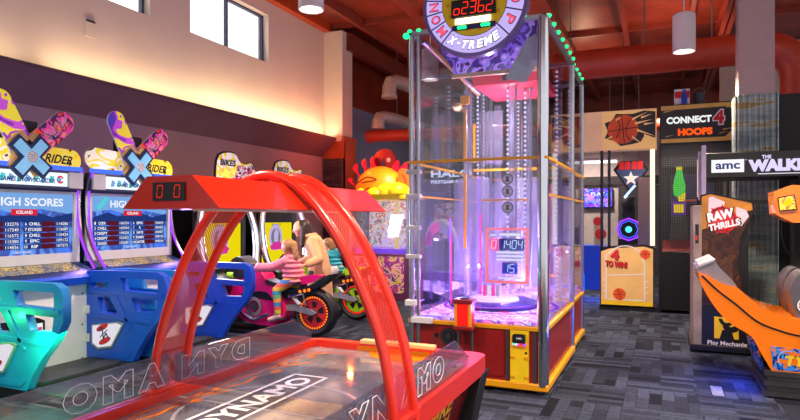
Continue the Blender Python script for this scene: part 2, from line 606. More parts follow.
# deep roof girders
def ibeam(p0, p1, h, wd, nm):
    p0 = V(p0); p1 = V(p1)
    d = (p1-p0).normalized()
    s_ = V((0, 0, 1)).cross(d).normalized(); u = d.cross(s_)
    q = mb().at(p0, s_, u)
    L = (p1-p0).length
    t = .025
    for (a, c, e, f) in ((-wd/2, wd/2, -h/2, -h/2+t), (-wd/2, wd/2, h/2-t, h/2), (-t/2, t/2, -h/2, h/2)):
        q.add([(x, y, z) for z in (0, L) for y in (e, f) for x in (a, c)],
              [(0, 2, 3, 1), (4, 5, 7, 6), (0, 1, 5, 4), (2, 6, 7, 3), (0, 4, 6, 2), (1, 3, 7, 5)], RBEAM)
    return q.build(nm, kind='structure')
ibeam((1.25, 6, 5.95), (1.25, 22, 5.95), .4, .22, 'trim_30')
ibeam((-6.9, 12.6, 5.9), (-6.9, 24, 5.9), .4, .2, 'trim_32')
b = mb().box(-7.38, -7.22, -4, 12.4, 6.12, 6.32, pbr('orange ledger', '#b4451c', .5)); b.build('trim_33', kind='structure')

# left wall with its two clerestory openings
b = mb()
X0, X1 = -7.66, -7.4
zs, zt = 4.88, 5.86
ys = [(4.9, 7.09), (7.97, 10.2)]
for z0, z1, m in ((0, 3.3, TAUPE), (3.3, zs, CREAM), (zt, 6.32, CREAM)):
    b.box(X0, X1, -6, 12.9, z0, z1, m)
for y0, y1 in ((-6, 4.9), (7.09, 7.97), (10.2, 12.9)):
    b.box(X0, X1, y0, y1, zs, zt, CREAM)
b.build('wall_left', kind='structure')
b = mb().box(X0, X1, 12.9, 24, 0, 4.6, BGRAY).box(X0, X1, 12.9, 24, 4.6, 6.32, INSUL); b.build('wall_left_rear', kind='structure')
b = mb().box(-7.66, 7, 24, 24.2, 0, 4.9, PINKG).box(-7.66, 7, 24, 24.2, 4.9, 6.32, INSUL)
b.build('wall_back', kind='structure')
b = mb().box(1.12, 6, 14.3, 14.5, 0, 5.3, pbr('warm grey paint', '#b3a69c', .85, var=.04)); b.build('wall_right_rear', kind='structure')
WFR = pbr('dark window frame', '#1d2540', .4)
PANE = clear('window glass', '#ffffff', .02)
for i, (y0, y1) in enumerate(ys):
    wdw = mb()
    wdw.box(-7.575, -7.565, y0, y1, zs, zt, PANE)
    o = wdw.build('window_%d' % (i+1), kind='structure')
    f = mb(); t = .035
    f.box(-7.6, -7.53, y0, y1, zs, zs+t, WFR); f.box(-7.6, -7.53, y0, y1, zt-t, zt, WFR)
    for y in (y0, (y0+y1)/2-t/2, y1-t): f.box(-7.6, -7.53, y, y+t, zs, zt, WFR)
    f.build('window_frame', o)
# sloping ledge along the wall with its cove
b = mb().at((0, -4, 0), (1, 0, 0), (0, 0, 1))
b.add([], [], SOFF)
b.prism([(-7.41, 3.13), (-7.0, 3.53), (-7.0, 3.58), (-7.41, 3.58)], -16.3, 0, SOFF)
b.build('trim_1', kind='structure')
# stub column at the end of the wall, clad below
b = mb().box(-7.4, -6.9, 12.4, 12.9, 0, 6.12, CREAM); b.build('trim_2', kind='structure')
b = mb()
pts = []
n = 9
for i in range(n*6+1):
    x = -7.46+.64*i/(n*6)
    pts.append((x, .025*math.sin(2*PI*i/6)))
for (x0, d0), (x1, d1) in zip(pts[:-1], pts[1:]):
    b.add([(x0, 12.34-d0, 0), (x1, 12.34-d1, 0), (x1, 12.34-d1, 3.1), (x0, 12.34-d0, 3.1)], [(0, 1, 2, 3)], CORRD)
b.box(-7.46, -6.82, 12.36, 12.4, 0, 3.1, CORRD)
b.box(-6.9, -6.82, 12.36, 12.96, 0, 3.62, BWOOD)
b.box(-7.46, -6.82, 12.33, 12.4, 3.1, 3.5, BWOOD)
b.build('trim_3', kind='structure')
# wall switch plate / strobe on the cream wall
b = mb().front((-7.4, 5.93, 4.92)); 
t = thing('wall_vent', (-7.4, 6.0, 4.3), 'small pale access plate on the cream wall between the two windows', 'vent')
b = mb().front((-7.4, 6.0, 4.38)); b.prism([(-.08, -.13), (.08, -.13), (.08, .13), (-.08, .13)], 0, .02, CREAM); b.build('plate', t, bev=.004)
b = mb().front((-7.38, 6.0, 4.47)); b.prism([(-.07, -.015), (.07, -.015), (.07, .015), (-.07, .015)], 0, .012, DKG); b.build('slot', t)
# pilaster with corrugated base on the right, black wall beside it
b = mb().box(.985, 1.42, 9.62, 10.02, 3.4, 6.32, PINKG); b.build('trim_4', kind='structure')
b = mb()
n = 7
for y, xa, xb in ((9.6, .965, 1.435),):
    N = n*6
    for i in range(N):
        x0 = xa+(xb-xa)*i/N; x1 = xa+(xb-xa)*(i+1)/N
        d0 = .018*math.sin(2*PI*i/6); d1 = .018*math.sin(2*PI*(i+1)/6)
        b.add([(x0, y-d0, 0), (x1, y-d1, 0), (x1, y-d1, 3.42), (x0, y-d0, 3.42)], [(0, 1, 2, 3)], CORR)
    N = n*6
    for xx, sgn in ((.95, -1), (1.45, 1)):
        for i in range(N):
            y0 = 9.6+.44*i/N; y1 = 9.6+.44*(i+1)/N
            d0 = .018*math.sin(2*PI*i/6); d1 = .018*math.sin(2*PI*(i+1)/6)
            b.add([(xx+sgn*d0, y0, 0), (xx+sgn*d1, y1, 0), (xx+sgn*d1, y1, 3.42), (xx+sgn*d0, y0, 3.42)], [(0, 1, 2, 3)], CORR)
b.box(.96, 1.44, 9.61, 10.03, 3.38, 3.42, CORR)
b.build('trim_5', kind='structure')
b = mb().box(1.46, 6, 9.75, 9.95, 0, 3.42, BWALL); b.build('wall_right', kind='structure')

# ------------------------------------------------------------------ roof services
LAMPS = [(-4.02, 6.43, 4.3, 'white cylinder pendant lamp above the left machines, cut by the top of the photo'),
         (-3.97, 10.5, 4.28, 'white cylinder pendant lamp seen through the glass tower'),
         (.3, 9.95, 4.19, 'white cylinder pendant lamp hanging in front of the red duct')]
PEND = pbr('white lamp can', '#dcd2d6', .45, var=.03)
def pendant(x, y, z, label, h=.57, r=.16):
    t = thing('pendant_lamp', (x, y, z), label, 'lamp', 'pendant lamps under the roof')
    s = mb()
    k = 28
    prof = [(r-.02, .06), (r-.012, 0), (r, 0), (r, h-.02), (r-.02, h), (.02, h)]
    vs = [(x+q*math.cos(2*PI*j/k), y+q*math.sin(2*PI*j/k), z+zz) for q, zz in prof for j in range(k)]
    fs = [(i*k+j, i*k+(j+1) % k, (i+1)*k+(j+1) % k, (i+1)*k+j) for i in range(len(prof)-1) for j in range(k)]
    s.add(vs, fs, PEND)
    s.build('lamp_shade', t)
    s = mb().lathe([(0.001, .05), (r-.02, .05), (r-.02, .07), (.001, .07)], glow('lamp bulb', '#fff0d8', 6) if 'lamp bulb' not in bpy.data.materials else bpy.data.materials['lamp bulb'], (x, y, z))
    s.build('bulb', t)
    s = mb().cyl((x, y, z+h-.01), (x, y, 6.2), .012, PEND, 8); s.build('rod', t)
    lamp('SPOT', 'down_spot', (x, y, z-.02), PENDW, '#ffe6c8', .12, (0, 0, 0), 120)
    lamp('SPOT', 'ceiling_fill', (x+.6, y+.8, z+h-.1), PENDW*UPFILL, '#ffc8a0', .12, (180, 0, 0), 150)  # added fill beside the can to brighten the roof, no fixture
    return t
for L in LAMPS: pendant(*L)

t = thing('air_duct', (1.0, 11.9, 3.5), 'large red round duct crossing under the roof behind the pale pillar', 'duct')
P = [(-6, 11.9, 4.62), (1.55, 11.9, 4.62)]+[(1.55+.55*math.sin(rad(a)), 11.9, 4.07+.55*math.cos(rad(a))) for a in (22.5, 45, 67.5, 90)]+[(2.1, 11.9, 2.0)]
s = mb().tube([(-1.9, 11.9, 4.62)]+P[1:], .27, RDUCT, 24); s.build('duct_run', t, ang=20)
s = mb()
for x in (-.4, .5, 1.35): s.tube([(x-.02, 11.9, 4.62), (x+.02, 11.9, 4.62)], .285, RDUCT, 24)
s.split('joint_band', t)
s = mb()
for x in (-.3, .8): s.box(x-.012, x+.012, 11.87, 11.93, 4.88, 6.3, STL)
s.split('hanger', t)
def elbow_pipe(P, r, label, lip=True, m=RDUCT, hang=()):
    t = thing('vent_pipe', P[0], label, 'pipe', 'vent pipes under the far roof')
    mb().tube(P, r, m, 16).build('pipe_run', t, ang=25)
    if lip:
        d = (V(P[1])-V(P[0])).normalized()
        mb().cyl(V(P[0])-d*.02, V(P[0])+d*.06, r*1.12, m, 16).build('collar', t)
    s = mb()
    for h in hang: s.cyl(h, (h[0], h[1], 6.2), .012, STL, 6)
    if hang: s.split('hanger', t)
PALEP = pbr('pale galvanised pipe', '#b8a8a0', .45, .3)
elbow_pipe([(-6.05, 13.2, 4.62), (-6.05, 13.2, 4.86), (-6.03, 13.25, 4.99), (-5.98, 13.4, 5.04), (-5.9, 13.8, 5.05), (-5.4, 20, 5.05)], .17, 'upper pale elbow pipe under the roof left of the glass tower', m=PALEP, hang=[(-5.9, 14, 5.15), (-5.6, 17, 5.15)])
elbow_pipe([(-6.35, 13.2, 3.9), (-6.35, 13.2, 4.06), (-6.33, 13.25, 4.15), (-6.28, 13.4, 4.19), (-6.2, 13.8, 4.2), (-5.9, 20, 4.2)], .15, 'pale elbow pipe below the upper one, left of the glass tower', m=PALEP, hang=[(-6.2, 14, 4.3)])
elbow_pipe([(-6.7, 13.4, 3.72), (-6.5, 13.4, 3.73), (3.0, 15.5, 3.85)], .15, 'long red pipe running level behind the glass tower', hang=[(-5.5, 13.65, 3.85), (-3, 14.2, 3.85)])

# ------------------------------------------------------------------ cove lamps, and added spots without fixtures
COVE = '#ffdca8'
for y, L_, e in ((3.0, 4.0, .6), (6.8, 3.0, .75), (10.3, 4.0, 1.6)):
    lamp('AREA', 'cove_light', (-7.15, y, 3.62), COVEW*e, COVE, .12, (0, 172, 0), sy=L_)
for (x, y) in ((-4, 2.2), (.3, 5.8), (-2, 17.5), (-5.5, 17), (.3, 1.8), (-4, 14.5), (.3, 14.5), (3.2, 6), (3.2, 2)):  # added downlights and roof fill; no fixture hangs at these points
    lamp('SPOT', 'down_spot', (x, y, 4.5), PENDW, '#ffe8d0', .2, (0, 0, 0), 125)
    lamp('SPOT', 'ceiling_fill', (x, y, 4.9), PENDW*UPFILL, '#ffc8a0', .2, (180, 0, 0), 150)
# ------------------------------------------------------------------ snowboard machines on the left
ICE = pbr('ice blue acrylic', '#7fc4ee', .3, var=.05, emit='#7fc4ee', es=.25)
BRD1 = art('purple and yellow board print', ['#4a3ab8', '#7a2aa8', '#c850d8', '#f2e03a', '#9a3ad0', '#f4d020'], 2.2, emit=.4)  # all four board prints emit a little so the boards look lit
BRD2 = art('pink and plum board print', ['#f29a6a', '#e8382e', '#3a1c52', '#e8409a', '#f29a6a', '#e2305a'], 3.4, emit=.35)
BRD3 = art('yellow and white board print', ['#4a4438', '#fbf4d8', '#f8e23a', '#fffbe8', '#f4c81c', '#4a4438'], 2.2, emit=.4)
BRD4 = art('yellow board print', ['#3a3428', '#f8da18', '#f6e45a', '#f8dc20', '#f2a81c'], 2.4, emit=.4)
SCRB = art('blue screen backdrop', ['#1c3f9c', '#2f64c8', '#16307c', '#4f8ad8', '#20489c'], 2.2, emit=.6, constant=False)
S_DK = glow('screen navy row', '#27418c', .75)
S_RED = glow('screen red tag', '#d8283a', 1.0)
S_MAR = glow('screen maroon thumb', '#6a2030', .7)
S_BL = glow('screen pale blue', '#7fb0f0', .9)
S_WH = glow('marquee white', '#f0fbff', 1.15)
S_TQ = glow('marquee turquoise', '#58d0d8', 1.0)
STK = art('console stickers', ['#16284e', '#1c3468', '#c8b02a', '#16284e', '#7f8a9a', '#142040'], 9)

S_BADGE = glow('glowing badge face', '#f0ecf8', .85)  # flat emissive white for the badge face
def board_outline(L0, L1, w):          # snowboard from L0 to L1 along +u
    r = w/2
    pts = [(L0, -r), (L1-r, -r*.96)]
    pts += [(L1-r+r*math.cos(rad(a)), r*.98*math.sin(rad(a))) for a in range(-75, 90, 15)]
    pts += [(L1-r, r*.96), (L0, r)]
    return pts
def xrot(pts, a): 
    c, s = math.cos(rad(a)), math.sin(rad(a))
    return [(x*c-y*s, x*s+y*c) for x, y in pts]

def snow_machine(yc, rows, hdr, green, label, side):
    X = -6.3
    t = thing('snowboard_arcade_machine', (X, yc, 0), label, 'arcade machine', 'snowboard machines along the left wall')
    F = lambda n=0, z=0: (X+n, yc, z)
    b = mb().box(X-.75, X, yc-.66, yc+.66, 0, 2.05, NAVY); b.build('cabinet', t, bev=.02)
    b = mb().front(F(0))
    b.prism([[(-.67, 1.19), (.67, 1.19), (.665, 2.0), (-.665, 2.0)], [(-.6, 1.3), (-.6, 1.97), (.6, 1.97), (.6, 1.3)]], 0, .045, LGR)
    b.build('screen_bezel', t, bev=.008)
    b = mb().front(F(0))
    b.rect(-.6, 1.3, .6, 1.97, .012, SCRB)
    # high score page
    b.poly([(-.6, 1.78), (-.3, 1.8), (-.1, 1.75), (.2, 1.8), (.6, 1.74), (.6, 1.97), (-.6, 1.97)], .014, S_BL)
    b.poly([(-.6, 1.7), (-.35, 1.77), (-.2, 1.72), (.1, 1.78), (.35, 1.71), (.6, 1.76), (.6, 1.66), (-.6, 1.66)], .0145, S_DK)
    b.text('HIGH SCORES', .08, 1.875, .8, .09, .018, G_SCR, .03)
    for a in (45, -45):
        b.poly([(x-.43, y+1.88) for x, y in xrot([(-.1, -.03), (.1, -.03), (.1, .03), (-.1, .03)], a)], .016+.0005*(a > 0), S_BL if a < 0 else S_TQ)
    b.rect(-.12, 1.73, .17, 1.795, .019, S_RED)
    b.text(hdr, .025, 1.762, .18, .035, .021, G_SCR, .03)
    for k, (n, sc_) in enumerate(rows):
        c = k // 5; r = k % 5
        u = -.565+c*.58; v = 1.61-.062*r
        b.rect(u, v, u+.54, v+.052, .016, S_DK)
        b.rect(u+.205, v, u+.36, v+.052, .018, S_MAR)
        b.text(str(k+1), u+.025, v+.026, .02 if k < 9 else .035, .034, .019, G_SCR, .02)
        b.text(n, u+.125, v+.026, .026*len(n), .034, .019, G_SCR, .03)
        b.text(sc_, u+.455, v+.026, .14, .034, .019, G_SCR, .01)
    b.text('1 CREDIT TO START', 0, 1.33, .2, .02, .018, G_SCR, .01)
    b.build('screen', t)
    # marquee light box with speaker ends
    b = mb().box(X-.3, X+.1, yc-.66, yc+.66, 2.02, 2.24, pbr('marquee housing', '#39405e', .4) if 'marquee housing' not in bpy.data.materials else bpy.data.materials['marquee housing'])
    mq = b.build('marquee', t, bev=.012)
    b = mb().front(F(.1)); b.prism([(-.46, 2.055), (.46, 2.055), (.46, 2.205), (-.46, 2.205)], 0, .015, S_WH)
    for k in range(9):
        u = -.4+.09*k
        b.poly([(u, 2.08+.02*(k % 3)), (u+.05, 2.085), (u+.07, 2.14+.02*(k % 2)), (u+.02, 2.17)], .016, S_TQ if k % 2 else S_BL)
    b.text('GAMES SNOWBOARDER', .0, 2.11, .62, .05, .018, S_DK, .03, shear=.2)
    b.ring(.37, 2.13, .025, .045, .018, S_RED, 20, a0=.4, a1=2.6); b.ring(.37, 2.13, .025, .045, .018, S_RED, 20, a0=3.6, a1=5.8)
    b.build('lightbox_panel', mq)
    for s in (-1, 1):
        b = mb().front(F(.1)); a, c = sorted((s*.48, s*.65)); b.prism([(a, 2.04), (c, 2.04), (c, 2.22), (a, 2.22)], 0, .03, LGR)
        b.build('speaker_grille', mq, bev=.008)
    b = mb().tube([(X+.09, yc-.66, 2.265), (X+.09, yc+.66, 2.265)], .024, G_BLU, 8); b.build('led_strip', mq)
    # boards and X emblem
    O = (X+.02, yc, 2.38)
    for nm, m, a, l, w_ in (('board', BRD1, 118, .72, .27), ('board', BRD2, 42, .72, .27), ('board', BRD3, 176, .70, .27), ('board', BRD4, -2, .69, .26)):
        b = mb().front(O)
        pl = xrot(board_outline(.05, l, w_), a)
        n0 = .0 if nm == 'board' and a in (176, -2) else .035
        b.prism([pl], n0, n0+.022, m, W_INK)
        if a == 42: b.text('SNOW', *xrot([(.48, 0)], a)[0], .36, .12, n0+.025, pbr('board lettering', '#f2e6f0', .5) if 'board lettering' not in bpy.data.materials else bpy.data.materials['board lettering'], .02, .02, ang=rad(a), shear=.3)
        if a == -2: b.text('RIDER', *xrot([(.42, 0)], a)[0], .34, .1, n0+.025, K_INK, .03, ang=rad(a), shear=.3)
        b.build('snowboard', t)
    b = mb().front((O[0]+.06, O[1], O[2]))
    for a in (52, 128, 232, 308):
        b.prism([xrot([(.0, -.1), (.235, -.1), (.235, .1), (.0, .1)], a)], 0, .05, TAN)
    b.build('emblem_block', t)
    b = mb().front((O[0]+.12, O[1], O[2]-.03))
    def xshape(h, w_): 
        pts = []
        for q in range(4):
            a = 45+90*q
            pts += xrot([(w_, -w_) if False else (w_, -w_), (h, -w_), (h, w_)], a)
        return pts
    b.prism([xrot(xshape(.25, .085), 4)], 0, .03, NAVY)
    b.prism([xrot(xshape(.215, .055), 4)], .03, .04, ICE)
    b.disc(0, 0, .062, .045, W_INK)
    b.ring(0, 0, .05, .056, .047, N_INK)
    for v in (-.022, 0, .022): b.line([(-.045, v), (.045, v)], .004, .047, N_INK)
    for u in (-.02, 0, .02): b.line([(u, -.04), (u, .04)], .004, .047, N_INK)
    b.build('emblem', t)
    b = mb().box(X-.12, X+.03, yc-.16, yc+.16, 2.2, 2.75, BLK); b.build('emblem_bracket', t)
    # console under the screen
    b = mb().at((0, yc-.66, 0), (1, 0, 0), (0, 0, 1))
    b.prism([(X, .96), (X+.33, .96), (X+.36, 1.04), (X+.3, 1.1), (X, 1.2)], -1.32, 0, NAVY)
    b.prism([(X+.05, 1.182), (X+.28, 1.112), (X+.28, 1.116), (X+.05, 1.186)], -1.2, -.12, STK)
    b.prism([(X+.33, .955), (X+.37, .96), (X+.385, 1.04), (X+.35, 1.07)], -1.32, 0, BLU)
    b.build('console', t, bev=.01)
    # side trims: chrome pipe with a neon pipe beside it
    for s in (-1, 1):
        pth = bez([(X+.1, yc+s*.675, 2.24), (X+.03, yc+s*.675, 1.95), (X+.05, yc+s*.675, 1.6), (X+.14, yc+s*.675, 1.35), (X+.3, yc+s*.675, 1.12)], 8)
        mb().tube(pth, .016, CHR, 8).build('chrome_trim', t)
        g = green if s < 0 else G_PUR
        mb().tube([(p.x+.012, p.y-s*.03, p.z) for p in pth], .011, g, 8).build('neon_tube', t)
        if green is G_GRN:
            p2 = arc((X+.2, .98), .12, 20, 150, 8, lambda x, z: (x, yc+s*.66, z))
            mb().tube(p2, .02, G_GRN, 8).build('neon_tube', t)
    # lower front with coin door
    b = mb().box(X, X+.3, yc-.6, yc+.6, 0, .96, WHT); 
    for (u, v) in ((-.5, .85), (-.5, .5), (-.5, .12), (.5, .85), (.5, .5), (.5, .12), (.12, .72), (.12, .66)):
        b.front((X+.3, yc, 0)).disc(u, v, .011, .004, K_INK, 10); b.ident()
    b.build('lower_front', t, bev=.006)
    b = mb().front((X+.3, yc-.05, 0)); b.prism([(-.36, .14), (.08, .14), (.08, .62), (-.0, .66), (-.36, .66)], 0, .035, BLK)
    cd = b.build('coin_door', t, bev=.01)
    b = mb().front((X+.336, yc-.05, 0)); b.prism([(-.12, .53), (.05, .53), (.05, .6), (-.12, .6)], 0, .006, G_SCR); b.prism([(-.11, .535), (.04, .535), (.04, .56), (-.11, .56)], .006, .008, S_RED)
    b.build('coin_slot_light', cd)
    # standing platform and the board to stand on
    b = mb().box(X+.3, X+1.42, yc-.58, yc+.58, 0, .12, DKG); b.build('platform', t, bev=.02)
    b = mb().at((X+.85, yc, .125), (0, 1, 0), (-1, 0, 0)); b.prism([board_outline(-.05, .5, .26)+[(p[0]*-1, p[1]) for p in board_outline(-.05, .5, .26)][::-1][1:-1]], 0, .03, DKG); b.build('foot_board', t)
    # side rails
    outer = [(.31, 1.1), (.56, 1.115), (1.2, 1.12), (1.27, 1.08), (1.3, 1.0), (1.3, .78), (1.22, .62), (1.08, .45), (.97, .28), (.9, .13), (.31, .13)]
    wx = lambda P: [(.31+(p[0]-.31)*1.2, p[1]) for p in P]
    holes = [[(.36, .97), (.6, .985), (.6, .925), (.36, .91)], [(.74, 1.04), (1.2, 1.04), (1.2, .89), (.79, .9)], [(.45, .81), (.6, .83), (.71, .66), (.67, .635), (.51, .635)], [(.88, .83), (1.2, .82), (1.18, .69), (.94, .68)]]
    for k, (s, m) in enumerate(((-1, BLUGRN), (1, BLU))):
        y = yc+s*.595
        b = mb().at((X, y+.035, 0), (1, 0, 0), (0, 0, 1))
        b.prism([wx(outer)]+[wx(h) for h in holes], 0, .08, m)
        r = b.build('side_rail', t, 'green-tinted blue side rail' if k == 0 else 'blue side rail', bev=.014)
        # raised ribs
        b = mb().at((X, y-.045, 0), (1, 0, 0), (0, 0, 1))
        for ps in ([(.36, .87), (1.26, .87)], [(.36, .6), (1.14, .58)], [(.68, .85), (.88, .5)]):
            ps = wx(ps)
            for (p, q) in zip(ps[:-1], ps[1:]):
                d = V((q[0]-p[0], q[1]-p[1])).normalized(); e = V((-d.y, d.x))*.018
                b.prism([[(p[0]-e.x, p[1]-e.y), (q[0]-e.x, q[1]-e.y), (q[0]+e.x, q[1]+e.y), (p[0]+e.x, p[1]+e.y)]], -.003, .012, m)
        b.prism([wx([(.42, .2), (.9, .23), (.84, .16), (.42, .15)])], -.003, .006, m)
        b.build('rib', r, bev=.004)
        b = mb().at((X, y-.045, 0), (1, 0, 0), (0, 0, 1))
        lg = [(.4, .5), (.82, .56), (.9, .54), (.72, .27), (.5, .23), (.4, .28)]
        b.prism([lg], 0, .016, GRY)
        b.prism([[(.62+(p[0]-.62)*.88, .41+(p[1]-.41)*.88) for p in lg]], .016, .02, S_BADGE)
        cx, cy = .6, .42
        for (sx_, sy_) in ((-.02, .06), (.02, -.085)):
            b.poly([(p[0]+cx+sx_, p[1]+cy+sy_) for p in xrot([(.1*math.cos(rad(a)), .034*math.sin(rad(a))) for a in range(0, 360, 30)], 24)], .0215, R_INK if k else R_INK)
        b.line([(cx-.07, cy+.02), (cx-.02, cy+.06), (cx, cy-.06), (cx+.04, cy), (cx+.08, cy-.05)], .018, .023, N_INK)
        b.line([(cx-.05, cy-.05), (cx+.06, cy+.04)], .012, .0235, N_INK)
        b.build('badge', r)
        b = mb()
        for z in (.62, .3): b.box(X+.28, X+.36, y-.055 if s > 0 else y-.05, y+.05, z, z+.09, LGR)
        b.split('bracket', r)
    return t

rows1 = [('CODR', '122276'), ('STYLE', '117240'), ('CHILL', '116572'), ('RIDE', '115380'), ('ACE', '114836'), ('CHILL', '114286'), ('STOKED', '112689'), ('CHILL', '110424'), ('EPIC', '109132'), ('RSP', '107272')]
rows2 = [('CODR', '106724'), ('CHILL', '105904'), ('CRISPY', '104258'), ('CRISPY', '103402'), ('GGGGG', '102680'), ('EPIC', '100694'), ('R', '100402'), ('NATE', '100087'), ('ROMEO', '098720'), ('CARTER', '098504')]
snow_machine(4.27, rows1, 'ICELAND', G_GRN, 'snowboard machine with HIGH SCORES screen and bright green neon, the one nearest the camera', 0)
snow_machine(5.71, rows2, 'ICELAND', G_PUR, 'snowboard machine with HIGH SCORES screen standing next to the motorcycle machines', 1)

# ------------------------------------------------------------------ motorcycle machines
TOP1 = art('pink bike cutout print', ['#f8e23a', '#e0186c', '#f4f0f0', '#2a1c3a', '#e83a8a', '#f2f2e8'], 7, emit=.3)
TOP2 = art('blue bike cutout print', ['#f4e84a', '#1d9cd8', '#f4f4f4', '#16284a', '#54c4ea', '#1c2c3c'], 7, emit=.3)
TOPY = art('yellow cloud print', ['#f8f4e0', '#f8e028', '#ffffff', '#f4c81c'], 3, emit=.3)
HDRY = art('yellow header glow', ['#f4c814', '#fce85a', '#e08a14', '#fff6b0'], 5, emit=.7, constant=False)
YSCR = glow('yellow game screen', '#f2dc10', .95)
S_LIL = glow('screen lilac', '#c8b8e8', .9); S_GRN = glow('screen green', '#58c850', .9); S_PK = glow('screen pink', '#e0389a', .9); S_GY = glow('screen grey', '#8a8898', .7)
def bike_machine(yc, topm, label):
    X = -6.3
    t = thing('motorcycle_arcade_machine', (X, yc, 0), label, 'arcade machine', 'motorcycle machines along the left wall')
    mb().box(X-.7, X, yc-.58, yc+.58, 0, 2.05, BLK).build('cabinet', t, bev=.02)
    b = mb().front((X, yc, 0))
    b.prism([[(-.56, .84), (.56, .84), (.56, 1.78), (-.56, 1.78)], [(-.48, .92), (-.48, 1.62), (.48, 1.62), (.48, .92)]], 0, .05, BLK)
    b.build('screen_bezel', t, bev=.01)
    b = mb().front((X, yc, 0)); b.rect(-.48, .92, .48, 1.62, .01, YSCR)
    b.poly([(-.02+.2*math.cos(rad(a)), 1.36+.24*math.sin(rad(a))) for a in range(0, 360, 20)], .014, S_LIL)
    b.poly([(-.02+.14*math.cos(rad(a)), 1.36+.16*math.sin(rad(a))) for a in range(0, 360, 20)], .016, S_GY)
    b.poly([(-.16, 1.14), (.14, 1.14), (.2, 1.22), (.05, 1.3), (-.1, 1.26), (-.2, 1.2)], .018, S_PK)
    b.poly([(-.08, 1.28), (.04, 1.28), (.06, 1.46), (-.02, 1.52), (-.08, 1.44)], .019, S_LIL)
    b.rect(-.46, 1.4, -.36, 1.52, .014, S_LIL)
    b.text('SELECT', .0, 1.585, .3, .03, .014, K_INK)
    b.build('screen', t)
    b = mb().box(X-.3, X+.1, yc-.56, yc+.56, 1.8, 2.02, BLK)
    h = b.build('header', t, bev=.01)
    b = mb().front((X+.1, yc, 0)); b.prism([(-.4, 1.82), (.4, 1.82), (.36, 2.0), (-.36, 2.0)], 0, .012, HDRY); b.build('lit_panel', h)
    for s in (-1, 1):
        for u in (.46, .3):
            b = mb().front((X+.1, yc, 0)); b.disc(s*u, 1.9, .085, .05, CHR, 24, n0=0); b.ring(s*u, 1.9, .03, .07, .054, DKG, 24)
            for a in range(0, 360, 45): b.line([(s*u, 1.9), (s*u+.07*math.cos(rad(a)), 1.9+.07*math.sin(rad(a)))], .012, .056, LGR)
            b.build('speaker', h)
        # bowed light arcs either side of the screen
        for k, (off, r, m) in enumerate(((-.03, .022, CHR), (.08, .03, CHR), (.03, .028, G_COOL))):
            p = bez([(X+.12, yc+s*(.5+off), 1.88), (X+.16, yc+s*(.6+off), 1.6), (X+.2, yc+s*(.62+off), 1.3), (X+.24, yc+s*(.56+off), 1.0), (X+.3, yc+s*(.44+off), .78)], 6)
            mb().tube(p, r, m, 10).build('neon_arc' if m is G_COOL else 'chrome_arc', t)
    b = mb().at((0, yc, 0), (1, 0, 0), (0, 0, 1)); b.prism([(X, .4), (X+.3, .45), (X+.42, .78), (X+.3, .84), (X, .86)], -.52, .52, BLK); b.build('console', t, bev=.02)
    b = mb().front((X+.32, yc, .8)); b.disc(-.12, .02, .07, .06, LIME, 20, n0=-.05); b.build('start_button', t)
    # cut-out topper
    b = mb().front((X+.1, yc+.3, 2.02))
    cl = bez2([(-.55, .0), (-.46, .14), (-.54, .32), (-.46, .66), (-.1, .72), (.04, .6), (.22, .56), (.36, .6), (.46, .48), (.56, .4), (.58, .0)], 3)
    b.prism([cl], -.02, 0, K_INK); b.prism([[(p[0]*.94, .02+p[1]*.94) for p in cl]], 0, .006, TOPY)
    b.prism([bez2([(-.3, .03), (-.26, .2), (-.1, .34), (.0, .52), (.2, .5), (.34, .55), (.46, .36), (.53, .2), (.5, .03)], 3)], .006, .02, topm)
    b.disc(-.2, .12, .1, .024, K_INK, 20); b.ring(-.2, .12, .05, .08, .026, W_INK, 20)
    for (u, v, L, a) in ((.1, .3, .3, 30), (.2, .2, .3, -20), (.05, .42, .2, 10), (.3, .36, .2, 60)):
        c_, s_ = math.cos(rad(a)), math.sin(rad(a)); b.poly([(u, v-.02), (u+L*c_*.8, v+L*s_*.8), (u, v+.03)], .024, W_INK if a > 0 else K_INK)
    b.text('BIKES', -.24, .54, .36, .1, .012, N_INK, .04, shear=.25); b.prism([bez2([(-.5, .4), (-.3, .46), (.0, .44), (.05, .36), (-.2, .3), (-.44, .32)], 3)], .006, .010, HDRY)
    b.build('topper', t)
    b = mb().box(X-.1, X+.075, yc+.1, yc+.45, 2.0, 2.45, BLK); b.build('topper_bracket', t)
    # base plate running out under the bike with led underlight
    b = mb().box(X, X+1.2, yc-.28, yc+.28, 0, .05, BLK); b.build('base_plate', t, bev=.01)
    return t
bike_machine(7.43, TOP1, 'motorcycle machine with pink bike cutout on top, behind the middle of the red hood')
bike_machine(8.9, TOP2, 'motorcycle machine with yellow screen and blue bike cutout on top, left of the woman')

